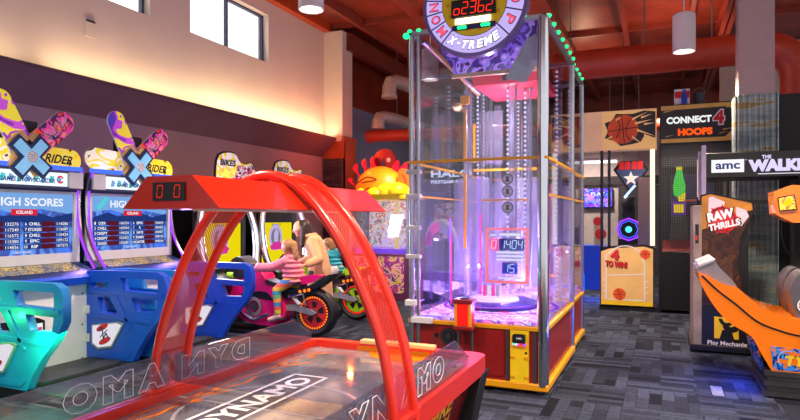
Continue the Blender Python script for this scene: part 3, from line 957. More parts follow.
def motorcycle(x, y, m_body, m_hub, m_ring, label):
    t = thing('ride_on_motorcycle', (x, y, 0), label, 'motorcycle', 'ride on motorcycles')
    P = lambda a, z, dy=0: (x+a, y+dy, z)
    def side(dy): return mb().at((x, y+dy, 0), (1, 0, 0), (0, 0, 1))
    # rear wheel
    b = mb()
    prof = [(.235, -.06), (.29, -.09), (.33, -.065), (.34, 0), (.33, .065), (.29, .09), (.235, .06)]
    k = 40
    vs = []
    for (r, o) in prof:
        for j in range(k):
            a = 2*PI*j/k; vs.append((x+r*math.cos(a), y+o, .345+r*math.sin(a)))
    n = len(prof)
    fs = [(i*k+j, i*k+(j+1) % k, ((i+1) % n)*k+(j+1) % k, ((i+1) % n)*k+j) for i in range(n) for j in range(k)]
    b.add(vs, fs, TYRE); wh = b.build('rear_tyre', t)
    b = side(-.05); b.disc(0, .345, .237, .0, m_hub, 36, n0=-.1)
    for q in range(5):
        a = rad(90+72*q)
        b.prism([xrot([(.05, -.03), (.17, -.05), (.19, .05), (.05, .03)], math.degrees(a))], .0, .006, K_INK) if False else None
        c_, s_ = math.cos(a), math.sin(a)
        b.poly([(u*c_-v*s_, .345+u*s_+v*c_) for u, v in ((.07, -.025), (.15, -.05), (.16, .05), (.07, .025))], .004, K_INK)
    b.disc(0, .345, .05, .02, STL, 18, n0=0)
    b.build('wheel_disc', wh)
    b = side(-.06); b.ring(0, .345, .208, .236, .008, K_INK, 40, n0=-.01)
    for q in range(34): b.disc(.222*math.cos(2*PI*q/34), .345+.222*math.sin(2*PI*q/34), .014, .014, m_ring, 8)
    b.build('led_ring', wh)
    # swing arm and shock
    b = side(-.085); b.prism([(-.55, .42), (-.3, .45), (-.02, .385), (.05, .345), (-.02, .31), (-.3, .36), (-.55, .36)], -.02, .015, GRY); b.build('swing_arm', t, bev=.006)
    b = mb().tube([P(-.42, .62, -.06), P(-.22, .45, -.09)], .03, LGR, 10).tube([P(-.1, .45, -.12), P(-.16, .62, -.1), P(-.4, .56, -.1)], .02, CHR, 8); b.build('shock_absorber', t)
    # tail
    b = side(0)
    b.prism([bez2([(-.62, .68), (-.4, .66), (-.1, .72), (.26, .9), (.3, .88), (.2, .79), (.0, .66), (-.2, .57), (-.5, .52), (-.62, .58)], 3)], -.1, .1, BLK)
    tl = b.build('tail_fairing', t, bev=.03)
    b = side(-.105); b.prism([bez2([(-.27, .62), (-.12, .62), (.02, .7), (-.05, .71), (-.18, .68)], 3)], -.01, .012, BLK)
    for q in (( -.2, .645), (-.12, .66), (-.05, .675)): b.disc(q[0], q[1], .024, .016, G_ORG, 14)
    b.build('tail_light', tl)
    b = side(0); b.prism([bez2([(-.3, .73), (-.1, .76), (.12, .86), (.0, .89), (-.2, .86)], 3)], -.07, .07, m_body); b.build('tail_cowl', tl, bev=.02)
    b = side(0); b.prism([bez2([(-.85, .72), (-.6, .68), (-.3, .72), (-.2, .78), (-.4, .77), (-.62, .75), (-.8, .8)], 3)], -.11, .11, DKG); b.build('seat', t, bev=.03)
    b = side(0); b.prism([bez2([(-.78, .74), (-.85, .88), (-1.0, .95), (-1.2, .92), (-1.22, .78), (-1.0, .68)], 3)], -.14, .14, m_body); b.build('fuel_tank', t, bev=.05)
    b = side(0); b.prism([bez2([(-.42, .3), (-.5, .55), (-.75, .72), (-1.1, .72), (-1.4, .8), (-1.5, .62), (-1.35, .3), (-1.0, .14), (-.6, .13)], 3)], -.17, .17, m_body); f = b.build('fairing', t, bev=.05)
    b = side(-.17)
    b.ring(-.95, .4, .09, .14, .03, CHR, 28, n0=0); b.disc(-.95, .4, .06, .035, STL, 20, n0=0)
    b.prism([bez2([(-.6, .5), (-.75, .62), (-1.05, .6), (-1.2, .5), (-1.0, .54), (-.8, .52)], 3)], 0, .02, BLK)
    b.build('engine_cover', f)
    b = mb().tube(bez([P(-.7, .3, -.2), P(-.95, .22, -.22), P(-1.2, .35, -.2), P(-1.2, .52, -.2), P(-1.05, .6, -.2)], 5), .026, CHR, 10); b.build('exhaust_pipe', t)
    b = side(0); b.prism([bez2([(-1.15, .8), (-1.1, .98), (-1.3, 1.12), (-1.5, .95), (-1.52, .75)], 3)], -.15, .15, BLK); b.build('cowl', t, bev=.04)
    b = mb().tube([P(-.98, .95, -.3), P(-1.12, 1.0, -.12), P(-1.12, 1.0, .12), P(-.98, .95, .3)], .016, STL, 8)
    hb = b.build('handlebar', t)
    for s in (-1, 1):
        mb().cyl(P(-.93, .93, s*.36), P(-1.0, .955, s*.27), .022, DKG, 10).build('grip', hb)
    b = mb().box(x-1.0, x-.35, y-.16, y+.16, .05, .16, BLK); b.build('pedestal', t, bev=.02)
    b = mb().box(x-.62, x-.42, y-.24, y-.14, .24, .27, ALU).box(x-.62, x-.42, y+.14, y+.24, .24, .27, ALU); b.split('foot_peg', t)
    return t
motorcycle(-4.56, 7.43, PNK, R_INK, G_ORG, 'pink ride-on motorcycle with red lit rear wheel, the girl in pink sitting on it')
motorcycle(-4.66, 8.9, LIME, LIME, G_RED, 'lime green ride-on motorcycle with yellow-green rear wheel, behind the pink one')
# ------------------------------------------------------------------ air hockey table with its red overhead arch
HX0, HX1, HY0, HY1, HZ = -2.42, -1.06, 1.08, 3.9, .8
FIELD, nt, out = nodes('speckled slick playfield')
p = nd(nt, 'BsdfPrincipled', Roughness=.06)
p.inputs['Coat Weight'].default_value = .6; p.inputs['Coat Roughness'].default_value = .03
tc = nd(nt, 'TexCoord'); nz = nd(nt, 'TexNoise', Scale=3.0, Detail=6.0); vr = nd(nt, 'TexVoronoi', Scale=9.0)
nt.links.new(tc.outputs['Object'], nz.inputs[0]); nt.links.new(tc.outputs['Object'], vr.inputs[0])
r = nd(nt, 'ValToRGB')
r.color_ramp.elements[0].position = .35; r.color_ramp.elements[0].color = lin('#55535b')
r.color_ramp.elements[1].position = .65; r.color_ramp.elements[1].color = lin('#94929a')
nt.links.new(nz.outputs[0], r.inputs[0]); nt.links.new(r.outputs[0], p.inputs['Base Color']); nt.links.new(p.outputs[0], out.inputs[0])
FLAME = pbr('orange flame print', '#f07a14', .2, var=.25, scale=9)
FLAMED = pbr('deep orange flame print', '#c8420c', .2, var=.25, scale=9)
SIDEART = art('dark red fire print', ['#3a0a10', '#6e1014', '#8f1a16', '#4a0c14', '#7a1216'], 5, rough=.3, constant=False)
REDPERF, nt, out = nodes('perforated red steel')
p = nd(nt, 'BsdfPrincipled', Roughness=.35); p.inputs['Base Color'].default_value = lin('#d8260c')
tr = nd(nt, 'BsdfTransparent'); mx = nd(nt, 'MixShader'); uv = nd(nt, 'UVMap'); uv.uv_map = 'UVMap'
mp = nd(nt, 'Mapping'); mp.inputs['Rotation'].default_value = (0, 0, rad(45)); mp.inputs['Scale'].default_value = (85, 85, 85)
vo = nd(nt, 'TexVoronoi', Scale=1.0, Randomness=0.0); vo.voronoi_dimensions = '2D'
lt = nd(nt, 'Math', operation='LESS_THAN'); lt.inputs[1].default_value = .36
nt.links.new(uv.outputs[0], mp.inputs[0]); nt.links.new(mp.outputs[0], vo.inputs[0]); nt.links.new(vo.outputs['Distance'], lt.inputs[0])
nt.links.new(lt.outputs[0], mx.inputs[0]); nt.links.new(p.outputs[0], mx.inputs[1]); nt.links.new(tr.outputs[0], mx.inputs[2]); nt.links.new(mx.outputs[0], out.inputs[0])

SCRD = glow('dim red digits', '#f03018', .9)
ht = thing('air_hockey_table', ((HX0+HX1)/2, (HY0+HY1)/2, 0), 'red air hockey table with flame playfield, clear side shields and red overhead arch', 'air hockey table')
b = mb()                                  # tapering body
def taper(z0, z1, i0, i1, m):
    A = [(HX0+i0, HY0+i0, z0), (HX1-i0, HY0+i0, z0), (HX1-i0, HY1-i0, z0), (HX0+i0, HY1-i0, z0)]
    B = [(HX0+i1, HY0+i1, z1), (HX1-i1, HY0+i1, z1), (HX1-i1, HY1-i1, z1), (HX0+i1, HY1-i1, z1)]
    b.add(A+B, [(3, 2, 1, 0), (4, 5, 6, 7)]+[(i, (i+1) % 4, 4+(i+1) % 4, 4+i) for i in range(4)], m)
taper(.22, .69, .2, .06, SIDEART)
b.build('body', ht, 'dark red side with fire print')
for x, y in ((HX0+.17, HY0+.2), (HX1-.17, HY0+.2), (HX0+.17, HY1-.2), (HX1-.17, HY1-.2)):
    b = mb()
    sx = 1 if x > -1.7 else -1; sy = 1 if y > 2.5 else -1
    tx, ty = x+sx*.09, y+sy*.12
    vs = []
    for (cx, cy, z, w_) in ((x, y, 0, .05), (tx, ty, .7, .085)):
        vs += [(cx-w_, cy-w_, z), (cx+w_, cy-w_, z), (cx+w_, cy+w_, z), (cx-w_, cy+w_, z)]
    b.add(vs, [(3, 2, 1, 0), (4, 5, 6, 7)]+[(i, (i+1) % 4, 4+(i+1) % 4, 4+i) for i in range(4)], BLK)
    b.build('leg', ht, bev=.01)
# rim
b = mb().at((0, 0, 0), (1, 0, 0), (0, 1, 0))
def rrect(x0, x1, y0, y1, r, n=5):
    o = []
    for cx, cy, a in ((x1-r, y0+r, -90), (x1-r, y1-r, 0), (x0+r, y1-r, 90), (x0+r, y0+r, 180)):
        o += [(cx+r*math.cos(rad(a+90*i/n)), cy+r*math.sin(rad(a+90*i/n))) for i in range(n+1)]
    return o
inner = [(HX0+.06, HY0+.06), (HX1-.06, HY0+.06), (HX1-.06, HY1-.06), (HX0+.06, HY1-.06)]
inr = [(HX0+.06, HY0+.08), (HX1-.13, HY0+.08), (HX1-.13, HY1-.08), (HX0+.06, HY1-.08)]
b.prism([rrect(HX0, HX1, HY0, HY1, .1), inr], .69, HZ, RED)
b.build('rim', ht, bev=.014)
b = mb()
for y0, y1 in ((1.3, 2.3), (2.6, 3.52)):
    b.box(HX1-.085, HX1-.05, y0, y1, HZ-.002, HZ+.012, TAN)
    for y in (y0+.12, (y0+y1)/2, y1-.12): b.cyl((HX1-.068, y, HZ+.01), (HX1-.068, y, HZ+.022), .012, DKG, 10)
b.split('shield_clamp', ht, bev=.003)
b = mb()
for y in (1.25, 2.1, 2.75, 3.3, 3.75):
    b.cyl((HX1-.1, y, HZ-.002), (HX1-.1, y, HZ+.004), .012, DKG, 10)
b.split('rim_screw', ht)
# far goal
b = mb().box(-2.0, -1.45, HY1-.085, HY1-.075, .755, .785, glow('goal glow', '#ff7a1c', .7)); b.build('goal', ht, 'orange lit goal slot')
b = mb().box(-1.98, -1.42, HY1-.085, HY1-.02, HZ, HZ+.03, TAN); b.build('goal_cap', ht, bev=.006)
# playfield
b = mb().at((0, 0, .752), (0, 1, 0), (-1, 0, 0))      # u = +Y, v = -X, so print reads along the table
U0, U1, W0, W1 = HY0+.08, HY1-.08, -(HX1-.13), -(HX0+.06)
b.prism([(U0, W0), (U1, W0), (U1, W1), (U0, W1)], -.02, 0, FIELD)
xc = 1.77
xl = 1.93
b.rect(2.05, xl-.11, 3.08, xl+.11, .001, pbr('slate logo panel', '#56545e', .15))
b.line([(2.05, xl-.11), (3.08, xl-.11), (3.08, xl+.11), (2.05, xl+.11)], .02, .0016, W_INK, True)
b.text('DYNAMO', 2.565, xl, .92, .135, .0018, W_INK, .03)
def flame(u0, v0, L, h, sg, m, n=.0012):
    pts = [(0, 0), (.25, .5), (.45, .3), (.62, .75), (.7, .45), (1, 1), (.82, .35), (.95, .3), (.72, .12), (.85, -.1), (.5, -.12), (.3, -.35), (.1, -.2)]
    b.prism([[(u0+L*a, v0+sg*h*c) for a, c in bez2(pts, 3)]], n, n, m)
for (u0, v0, L, h, sg) in ((1.9, 1.25, .8, .25, 1), (2.3, 1.3, .7, -.2, 1), (3.0, 1.28, .55, .2, 1), (2.0, 2.28, .7, .18, -1), (2.6, 2.26, .8, .22, -1), (3.2, 2.26, .5, .18, -1), (1.5, 1.6, .45, .3, 1), (1.5, 1.95, .5, .28, -1)):
    flame(u0, v0, L, h*.7, sg, FLAME); flame(u0+.04, v0, L*.8, h*.45, sg, FIELD, .0014)
b.ring(2.45, xc, .44, .46, .0011, pbr('grey line print', '#a8a6b0', .2), 48)
b.line([(2.45, W0), (2.45, W1)], .02, .0011, pbr('grey line print', '#a8a6b0', .2))
b.poly([(3.82+.2*math.cos(rad(a)), xc-.12+.24*math.sin(rad(a))) for a in range(90, 271, 10)], .0010, FLAME)  # half ellipse paints the goal's orange glow onto the field
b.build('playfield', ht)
# side print: FIRE STORM
SL = (.14)/(.48)
b = mb().at((HX1-.058, 0, .7), (0, 1, 0), (-SL*-1*1, 0, 1))
FST = pbr('yellow fire lettering', '#f0a81c', .4, var=.2)
b.text('FIRE', 3.22, -.1, .36, .12, .004, FST, .03, ang=.05, thick=1)
b.text('STORM', 3.2, -.24, .42, .12, .004, FST, .03, ang=.05)
for k in range(5): b.prism([[(3.02+.09*k, -.05), (3.06+.09*k, .0+.015*(k % 2)), (3.09+.09*k, -.05)]], .003, .003, FST)
b.poly([(2.72+.15*math.cos(rad(a)), -.18+.11*math.sin(rad(a))) for a in range(0, 360, 20)], .003, R_INK)
b.poly([(2.74+.1*math.cos(rad(a)), -.2+.07*math.sin(rad(a))) for a in range(0, 360, 20)], .0035, SIDEART)
b.poly(bez2([(2.6, -.16), (2.55, -.02), (2.68, -.06), (2.72, .0), (2.8, -.05), (2.9, -.04), (2.86, -.12)], 3), .0032, FLAMED)
b.build('side_lettering', ht, 'yellow FIRE STORM lettering')
# shields: four along the sides, one across the middle under the arch
def shield(x, y0, y1, z0, z1, c0, c1, letters, nside, nm='side_shield'):
    bb = mb().at((x, 0, 0), (0, 1, 0), (0, 0, 1))
    o = [(y0, z0), (y1, z0), (y1, z0+.05), (y1-c1, z1), (y0+c0, z1), (y0, z0+.05)]
    bb.prism([o], -.005, .005, SHD)
    s_ = bb.build(nm, ht)
    if letters:
        bb = mb().at((x, 0, 0), (0, 1, 0), (0, 0, 1))
        w_ = .205; ys_ = y1-.02-3*w_ if c0 else y0+.02
        for k, ch in enumerate(letters):
            bb.text(ch, ys_+w_*(k+.5), (z0+z1)/2, w_*.86, (z1-z0)*.72, nside*.006, ETCH, .07, .011, mirror=(x < -2))
        bb.build('etched_lettering', s_)
shield(HX0+.03, 1.2, 2.42, HZ, HZ+.185, .12, 0, 'OMA', 1)
shield(HX0+.03, 2.47, 3.82, HZ, HZ+.175, 0, .22, 'NYD', 1)
shield(HX1-.035, 1.2, 2.42, HZ, HZ+.19, .12, 0, 'DYN', 1)
shield(HX1-.035, 2.47, 3.55, HZ, HZ+.19, 0, .25, 'AMO', 1)
b = mb().face((0, 2.45, 0)); b.prism([(HX0+.04, HZ+.03), (HX1-.05, HZ+.03), (HX1-.05, HZ+.2), (HX0+.04, HZ+.17)], -.005, .005, SHD); b.build('centre_shield', ht)
# arch
AP = [(-2.42, .76), (-2.40, .96), (-2.34, 1.18), (-2.23, 1.44), (-2.1, 1.65), (-1.95, 1.8), (-1.8, 1.885), (-1.68, 1.9), (-1.56, 1.86), (-1.44, 1.755), (-1.32, 1.6), (-1.2, 1.38), (-1.1, 1.12), (-1.04, .76)]
path = bez([(x, 2.45, z) for x, z in AP], 4)
ar = None
b = mb().tube([(p.x, p.y-.11, p.z) for p in path], .024, RED, 12)
ar = b.build('arch', ht)
b = mb().tube([(p.x, p.y+.11, p.z) for p in path], .024, RED, 12); b.build('arch_tube', ar)
b = mb().ribbon(path, (0, .21, 0), REDPERF); b.build('perforated_web', ar)
b = mb()
for x in (HX0+.01, HX1-.01): b.box(x-.038, x+.038, 2.28, 2.62, HZ-.02, HZ+.02, RED)
b.split('arch_foot', ar, bev=.01)
# hood: long trapezoid box under the arch
b = mb().at((0, 1.73, 0), (1, 0, 0), (0, 0, 1))
b.prism([[(-1.95, 1.735), (-1.465, 1.735), (-1.597, 1.86), (-1.82, 1.86)]], -1.43, 0, RED)
hood = b.build('overhead_hood', ht, bev=.008)
for y, s in ((1.73, -1), (3.16, 1)):
    b = mb().face((0, 1.724, 0)) if s < 0 else mb().at((0, 3.166, 0), (-1, 0, 0), (0, 0, 1))
    o = (-1.705 if s < 0 else 1.705)
    b.prism([(o-.078, 1.765), (o+.078, 1.765), (o+.078, 1.835), (o-.078, 1.835)], -.004, .003, BLK)
    b.seg7('0', o-.055, 1.778, .026, .045, .005, SCRD); b.seg7('0', o+.03, 1.778, .026, .045, .005, SCRD)
    b.build('score_display', hood)
b = mb().box(-1.75, -1.665, 1.9, 3.0, 1.728, 1.736, G_ORG if False else pbr('hood lamp lens', '#f4e8d8', .4)); b.build('lamp_lens', hood)
# ------------------------------------------------------------------ glass ball-drop tower
TX0, TX1, TY0, TYM, TY1 = -2.43, -1.0, 5.77, 7.72, 8.98
ZB, ZM, ZT = .655, 2.28, 3.6
tw = thing('ball_drop_tower', ((TX0+TX1)/2, (TY0+TY1)/2, 0), 'tall glass ball drop game tower with red base, chrome posts and round lit sign', 'arcade game')
# base: two linked red cabinets
b = mb().box(TX0+.02, TX1-.03, TY0+.03, TYM, .1, ZB-.04, REDP); b.build('base_cabinet', tw, bev=.01)
b = mb().box(TX0+.02, TX1-.06, TYM+.02, TY1-.03, .1, ZB-.04, REDP); b.build('base_cabinet', tw, bev=.01)
b = mb().box(TX0, TX1+.01, TY0, TYM+.01, .04, .11, YEL).box(TX0, TX1-.02, TYM+.02, TY1, .04, .11, YEL); b.build('skirt', tw, 'yellow skirting strip', bev=.012)
b = mb().box(TX0, TX1, TY0+.005, TYM, ZB-.045, ZB, YEL).box(TX0, TX1-.03, TYM, TY1, ZB-.045, ZB, YEL); b.build('sill', tw, 'yellow sill strip', bev=.008)
b = mb()
for x in (TX0+.1, TX1-.1):
    for y in (TY0+.12, TYM-.1, TYM+.12, TY1-.12): b.cyl((x, y, 0), (x, y, .04), .03, STL, 10)
b.split('levelling_foot', tw)
# posts
for (x, y, r) in ((TX1-.045, TY0+.045, .055), (TX0+.03, TY0+.03, .028), (TX0+.105, TY0+.03, .02), (TX1-.03, TYM, .03), (TX1-.06, TY1-.03, .03), (TX0+.03, TYM, .025), (TX0+.03, TY1-.03, .03)):
    b = mb().cyl((x, y, .09), (x, y, ZT+.03), r, CHR if r > .05 else ALU, 24); b.build('post', tw)
b = mb()
for z in (2.18, 1.93, 1.6, 1.3): b.box(TX0-.02, TX0+.135, TY0-.02, TY0+.06, z-.022, z+.022, LGR)
b.box(TX0-.02, TX0+.1, TY0-.04, TY0+.06, .79, .85, WHT).box(TX0+.05, TX0+.28, TY0-.05, TY0+.03, .62, .68, WHT)
b.split('post_clip', tw, bev=.006)
# glazing
def pane(x0, y0, x1, y1, z0, z1):
    d = V((x1-x0, y1-y0, 0)); n = V((-d.y, d.x, 0)).normalized()*.004
    bb = mb()
    a, c = V((x0, y0, 0)), V((x1, y1, 0))
    vs = [V((p.x, p.y, z))+s*n for z in (z0, z1) for p, s in ((a, -1), (c, -1), (c, 1), (a, 1))]
    bb.add(vs, [(3, 2, 1, 0), (4, 5, 6, 7)]+[(i, (i+1) % 4, 4+(i+1) % 4, 4+i) for i in range(4)], GLS)
    bb.build('glass_pane', tw)
for z0, z1 in ((ZB, ZM-.015), (ZM+.015, ZT)):
    pane(TX0+.12, TY0+.03, TX1-.1, TY0+.03, z0, z1)
    pane(TX1-.03, TY0+.1, TX1-.03, TYM-.04, z0, z1)
    pane(TX1-.05, TYM+.04, TX1-.055, TY1-.06, z0, z1)
    pane(TX0+.03, TY0+.06, TX0+.03, TYM-.03, z0, z1)
    pane(TX0+.03, TYM+.03, TX0+.03, TY1-.06, z0, z1)
    pane(TX0+.06, TY1-.03, TX1-.1, TY1-.03, z0, z1)
# yellow band round the middle, and the lower rail
def band(z, h, m, loops):
    bb = mb()
    for (x0, x1, y0, y1) in loops: bb.box(x0, x1, y0, y1, z-h/2, z+h/2, m)
    return bb
band(ZM, .03, YEL, [(TX0-.01, TX1+.0, TY0-.005, TY0+.015), (TX1-.015, TX1+.005, TY0, TYM), (TX1-.045, TX1-.025, TYM, TY1), (TX0, TX0+.02, TY0, TY1), (TX0, TX1-.03, TY1-.02, TY1)]).build('middle_band', tw, 'yellow band', bev=.004)
band(1.93, .02, YEL, [(TX1-.025, TX1-.01, TY0+.1, TYM), (TX1-.045, TX1-.03, TYM, TY1-.05), (TX0+.02, TX0+.035, TY0+.1, TY1)]).build('side_rail', tw, 'yellow rail')
band(2.3, .03, YEL, [(TX0+.25, TX1-.15, 7.3, 7.32)]).build('inner_band', tw, 'yellow inner band')
# top frame with green lamps
b = mb()
t_ = .05
b.box(TX0, TX1, TY0, TY0+t_, ZT, ZT+.05, ALU).box(TX1-t_, TX1, TY0, TYM, ZT, ZT+.05, ALU).box(TX1-.03-t_, TX1-.03, TYM, TY1, ZT, ZT+.05, ALU)
b.box(TX0, TX0+t_, TY0, TY1, ZT, ZT+.05, ALU).box(TX0, TX1-.03, TY1-t_, TY1, ZT, ZT+.05, ALU).box(TX0, TX1, TYM-.03, TYM+.03, ZT, ZT+.05, ALU)
b.build('top_frame', tw, bev=.006)
b = mb()
for i in range(11): 
    y = TY0+.1+i*.285
    b.ball((TX1-(.0 if y < TYM else .03), y, ZT+.05), (.026, .026, .022), G_GRN, 10, 6)
for x in (TX0+.02, TX0+.12, -2.02, -1.86, -1.42, -1.32, -1.22): b.ball((x, TY0-.0, ZT+.045), (.026, .02, .018), G_GRN, 10, 6)
b.split('green_lamp', tw)
b = mb().ball((TX0-.02, TY0, ZT), (.035, .035, .032), G_GRN, 14, 8); b.split('green_lamp', tw)
# printed canopy behind the sign
CANOPY = art('violet ball print', ['#4a3a9c', '#2a2060', '#7a5ac8', '#38307c', '#a888d8', '#241c50'], 3.2, emit=.35)
b = mb().at((0, 6.3, 3.27), (1, 0, 0), (0, -.35, .4))
b.prism([(TX0+.34, .02), (TX1-.22, .02), (TX1-.08, .52), (TX0+.2, .52)], -.01, .01, CANOPY)
for (u, v, r) in ((-1.95, .2, .06), (-1.72, .12, .05), (-1.5, .15, .055), (-1.35, .22, .05), (-1.6, .24, .03), (-1.42, .08, .035)):
    b.disc(u, v, r, .013, pbr('lilac ball print', '#8f86d8', .4, emit='#8f86d8', es=.4) if 'lilac ball print' not in bpy.data.materials else bpy.data.materials['lilac ball print'], 20)
    b.disc(u-.012, v+.015, r*.4, .015, W_INK, 14)
b.build('canopy_panel', tw)
b = mb().box(TX0+.3, TX1-.2, 6.28, 6.33, 3.24, 3.28, TAN); b.build('canopy_edge', tw)
for (p, q, m, r) in (((TX0+.1, 5.95, 3.58), (-2.02, 7.0, 3.2), ALU, .03), ((TX0+.16, 5.98, 3.52), (-2.0, 6.9, 3.15), YEL, .012), ((TX1-.1, 5.95, 3.58), (-1.4, 7.0, 3.2), ALU, .03)):
    mb().tube([p, q], r, m, 8).build('roof_strut', tw)
b = mb().at((TX1-.3, 5.98, 3.28), (1, .4, 0), (0, -.3, 1)); b.prism([(-.14, -.18), (.06, -.22), (.16, -.04), (.16, .26), (.05, .2)], -.01, .01, ALU); b.build('bracket_plate', tw)
# upper red hopper
REDT = pbr('translucent red acrylic', '#e02848', .25, emit='#e0284a', es=.35)
b = mb().box(-1.98, -1.2, 6.6, 7.6, 3.2, 3.31, REDT).cyl((-1.6, 6.59, 3.26), (-1.6, 6.56, 3.26), .035, DKG, 14); b.build('hopper', tw, 'red acrylic hopper', bev=.01)
# ladder-like lit channels and clear tubes
LEDW = glow('pale violet led dots', '#e6d8ff', 1.5)
def channel(x, y, z0, z1, w_=.07, m=ALU):
    bb = mb()
    for s in (-1, 1): bb.box(x+s*w_/2-.008, x+s*w_/2+.008, y-.02, y+.02, z0, z1, m)
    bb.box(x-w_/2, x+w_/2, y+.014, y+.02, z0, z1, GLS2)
    c = bb.build('lift_channel', tw)
    bb = mb()
    z = z0+.03
    while z < z1-.02:
        bb.box(x-w_/2-.013, x-w_/2+.013, y-.026, y-.018, z, z+.022, LEDW); z += .055
    bb.build('led_dots', c)
channel(-1.56, 6.75, .9, 3.2, .09); channel(-1.42, 6.95, .9, 3.2, .06); channel(-2.18, 7.6, .7, 3.5, .05); channel(-1.78, 8.2, .7, 3.5, .05); channel(-2.3, 8.3, .7, 3.5, .05)
channel(TX1-.12, 7.3, .7, 3.5, .05); channel(TX1-.14, 8.5, .7, 3.5, .05)
VIO = glow('violet edge light', '#b06cff', 1.5); PKE = glow('pink edge light', '#ff4ea8', 1.3)
b = mb()
for (x, y, z0, z1) in ((-2.28, 6.7, .7, 1.7), (-2.02, 7.0, .75, 2.2), (-1.32, 7.6, .7, 1.9)): b.cyl((x, y, z0), (x, y, z1), .014, VIO, 8)
b.split('neon_edge', tw, 'violet edge light')
b = mb()
for (x, y, z0, z1) in ((-2.22, 6.55, .7, 1.5), (-1.96, 6.85, .72, 1.75), (-1.2, 7.2, .7, 2.1)): b.cyl((x, y, z0), (x, y, z1), .01, PKE, 8)
b.split('neon_edge', tw, 'pink edge light')
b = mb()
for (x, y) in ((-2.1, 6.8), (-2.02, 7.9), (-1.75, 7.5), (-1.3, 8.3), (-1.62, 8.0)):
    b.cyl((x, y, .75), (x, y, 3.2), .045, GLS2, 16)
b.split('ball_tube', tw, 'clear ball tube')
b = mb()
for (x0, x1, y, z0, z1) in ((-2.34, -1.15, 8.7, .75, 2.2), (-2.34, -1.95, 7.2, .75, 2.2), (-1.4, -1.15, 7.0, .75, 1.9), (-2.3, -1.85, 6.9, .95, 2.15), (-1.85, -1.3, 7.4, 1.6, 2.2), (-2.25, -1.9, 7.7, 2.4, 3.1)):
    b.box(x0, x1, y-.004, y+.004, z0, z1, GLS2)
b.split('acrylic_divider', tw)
YG = pbr('gold yellow bracket', '#e8a414', .4)
b = mb()
for (x, y, z0, z1) in ((-2.07, 6.6, 2.35, 2.95), (-2.07, 6.6, 1.35, 2.2), (-2.2, 7.4, 2.4, 2.9)): b.box(x-.015, x+.015, y-.01, y+.01, z0, z1, YG)
b.box(-2.12, -2.02, 6.58, 6.62, 3.0, 3.1, YG); b.box(-1.2, -1.06-.1, 6.3, 6.34, .95, .98, YG); b.box(-1.3, -1.12, 7.0, 7.04, 1.02, 1.06, YG)
b.box(-1.95, -1.4, 6.88, 6.9, 1.9, 1.92, YG)
b.split('yellow_bracket', tw)
# deck with turntable
DECK = art('violet playdeck print', ['#d8c8ff', '#8a5cf0', '#f4eeff', '#5a34c8', '#ff8ad8', '#e8dcff', '#7a4ce8'], 5, rough=.15, emit=.7, constant=False)
b = mb().box(TX0+.04, TX1-.06, TY0+.05, TY1-.05, ZB-.01, ZB+.03, DECK)
b.at((0, 0, ZB+.03), (1, 0, 0), (0, 1, 0))
b.ring(-1.72, 6.85, .62, .66, .003, G_PUR, 48); b.ring(-1.72, 6.85, .4, .43, .003, pbr('navy ring', '#2a1c6a', .3), 48)
for a in range(0, 360, 24): b.disc(-1.72+.53*math.cos(rad(a)), 6.85+.53*math.sin(rad(a)), .05, .004, G_SCR if a % 48 else PKE, 14)
b.build('playdeck', tw)
b = mb().lathe([(.3, 0), (.52, 0), (.52, .05), (.46, .07), (.3, .07)], pbr('turntable rim', '#2c2474', .25), (-1.8, 6.85, ZB+.03), 40)
tt = b.build('turntable', tw)
b = mb().lathe([(.001, .06), (.3, .06), (.28, .1), (.12, .12), (.001, .12)], pbr('frosted white disc', '#cfc2f4', .25, emit='#b8a0ff', es=.25), (-1.8, 6.85, ZB+.03), 36); b.build('disc', tt)
b = mb()
for k, x in enumerate((-1.88, -1.83, -1.78, -1.73)):
    b.cyl((x, 6.75, ZB+.12), (x, 6.75, ZB+.27), .02, (PKE, G_SCR, PKE, S_LIL)[k], 10)
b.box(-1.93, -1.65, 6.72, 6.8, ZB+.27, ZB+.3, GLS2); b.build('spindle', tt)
# score panel inside
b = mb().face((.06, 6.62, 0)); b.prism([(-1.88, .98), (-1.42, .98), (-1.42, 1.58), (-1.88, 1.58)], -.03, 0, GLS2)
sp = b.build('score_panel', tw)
b = mb().face((.06, 6.62, 0))
b.prism([[(-1.89, .97), (-1.41, .97), (-1.41, 1.59), (-1.89, 1.59)], [(-1.865, .995), (-1.865, 1.565), (-1.435, 1.565), (-1.435, .995)]], -.03, .015, glow('rose led frame', '#ff7a8a', 1.2)); b.build('led_frame', sp)
DB = pbr('dark blue display', '#101c5c', .2)
b = mb().face((.06, 6.62, 0))
b.prism([(-1.84, 1.34), (-1.75, 1.34), (-1.75, 1.47), (-1.84, 1.47)], 0, .01, R_INK); b.seg7('0', -1.825, 1.36, .05, .09, .012, W_INK)
b.prism([(-1.735, 1.34), (-1.455, 1.34), (-1.455, 1.47), (-1.735, 1.47)], 0, .01, DB)
for k, c in enumerate('1404'): b.seg7(c, -1.735+.012+.066*k, 1.36, .045, .09, .012, G_CYAN)
b.prism([(-1.7, 1.08), (-1.53, 1.08), (-1.53, 1.2), (-1.7, 1.2)], 0, .01, DB)
for k, c in enumerate('15'): b.seg7(c, -1.69+.07*k, 1.095, .05, .09, .012, G_CYAN)
b.build('digit_display', sp)
b = mb().face((.06, 6.62, 0))
for (u0, u1, v0, v1) in ((-1.73, -1.5, 1.5, 1.53), (-1.84, -1.78, 1.5, 1.52), (-1.77, -1.47, 1.305, 1.325), (-1.77, -1.47, 1.265, 1.285), (-1.77, -1.47, 1.225, 1.245), (-1.75, -1.45, 1.02, 1.035)):
    b.prism([(u0, v0), (u1, v0), (u1, v1), (u0, v1)], 0, .008, G_SCR)
b.build('lit_bar', sp)
b = mb().face((0, 6.7, 0))
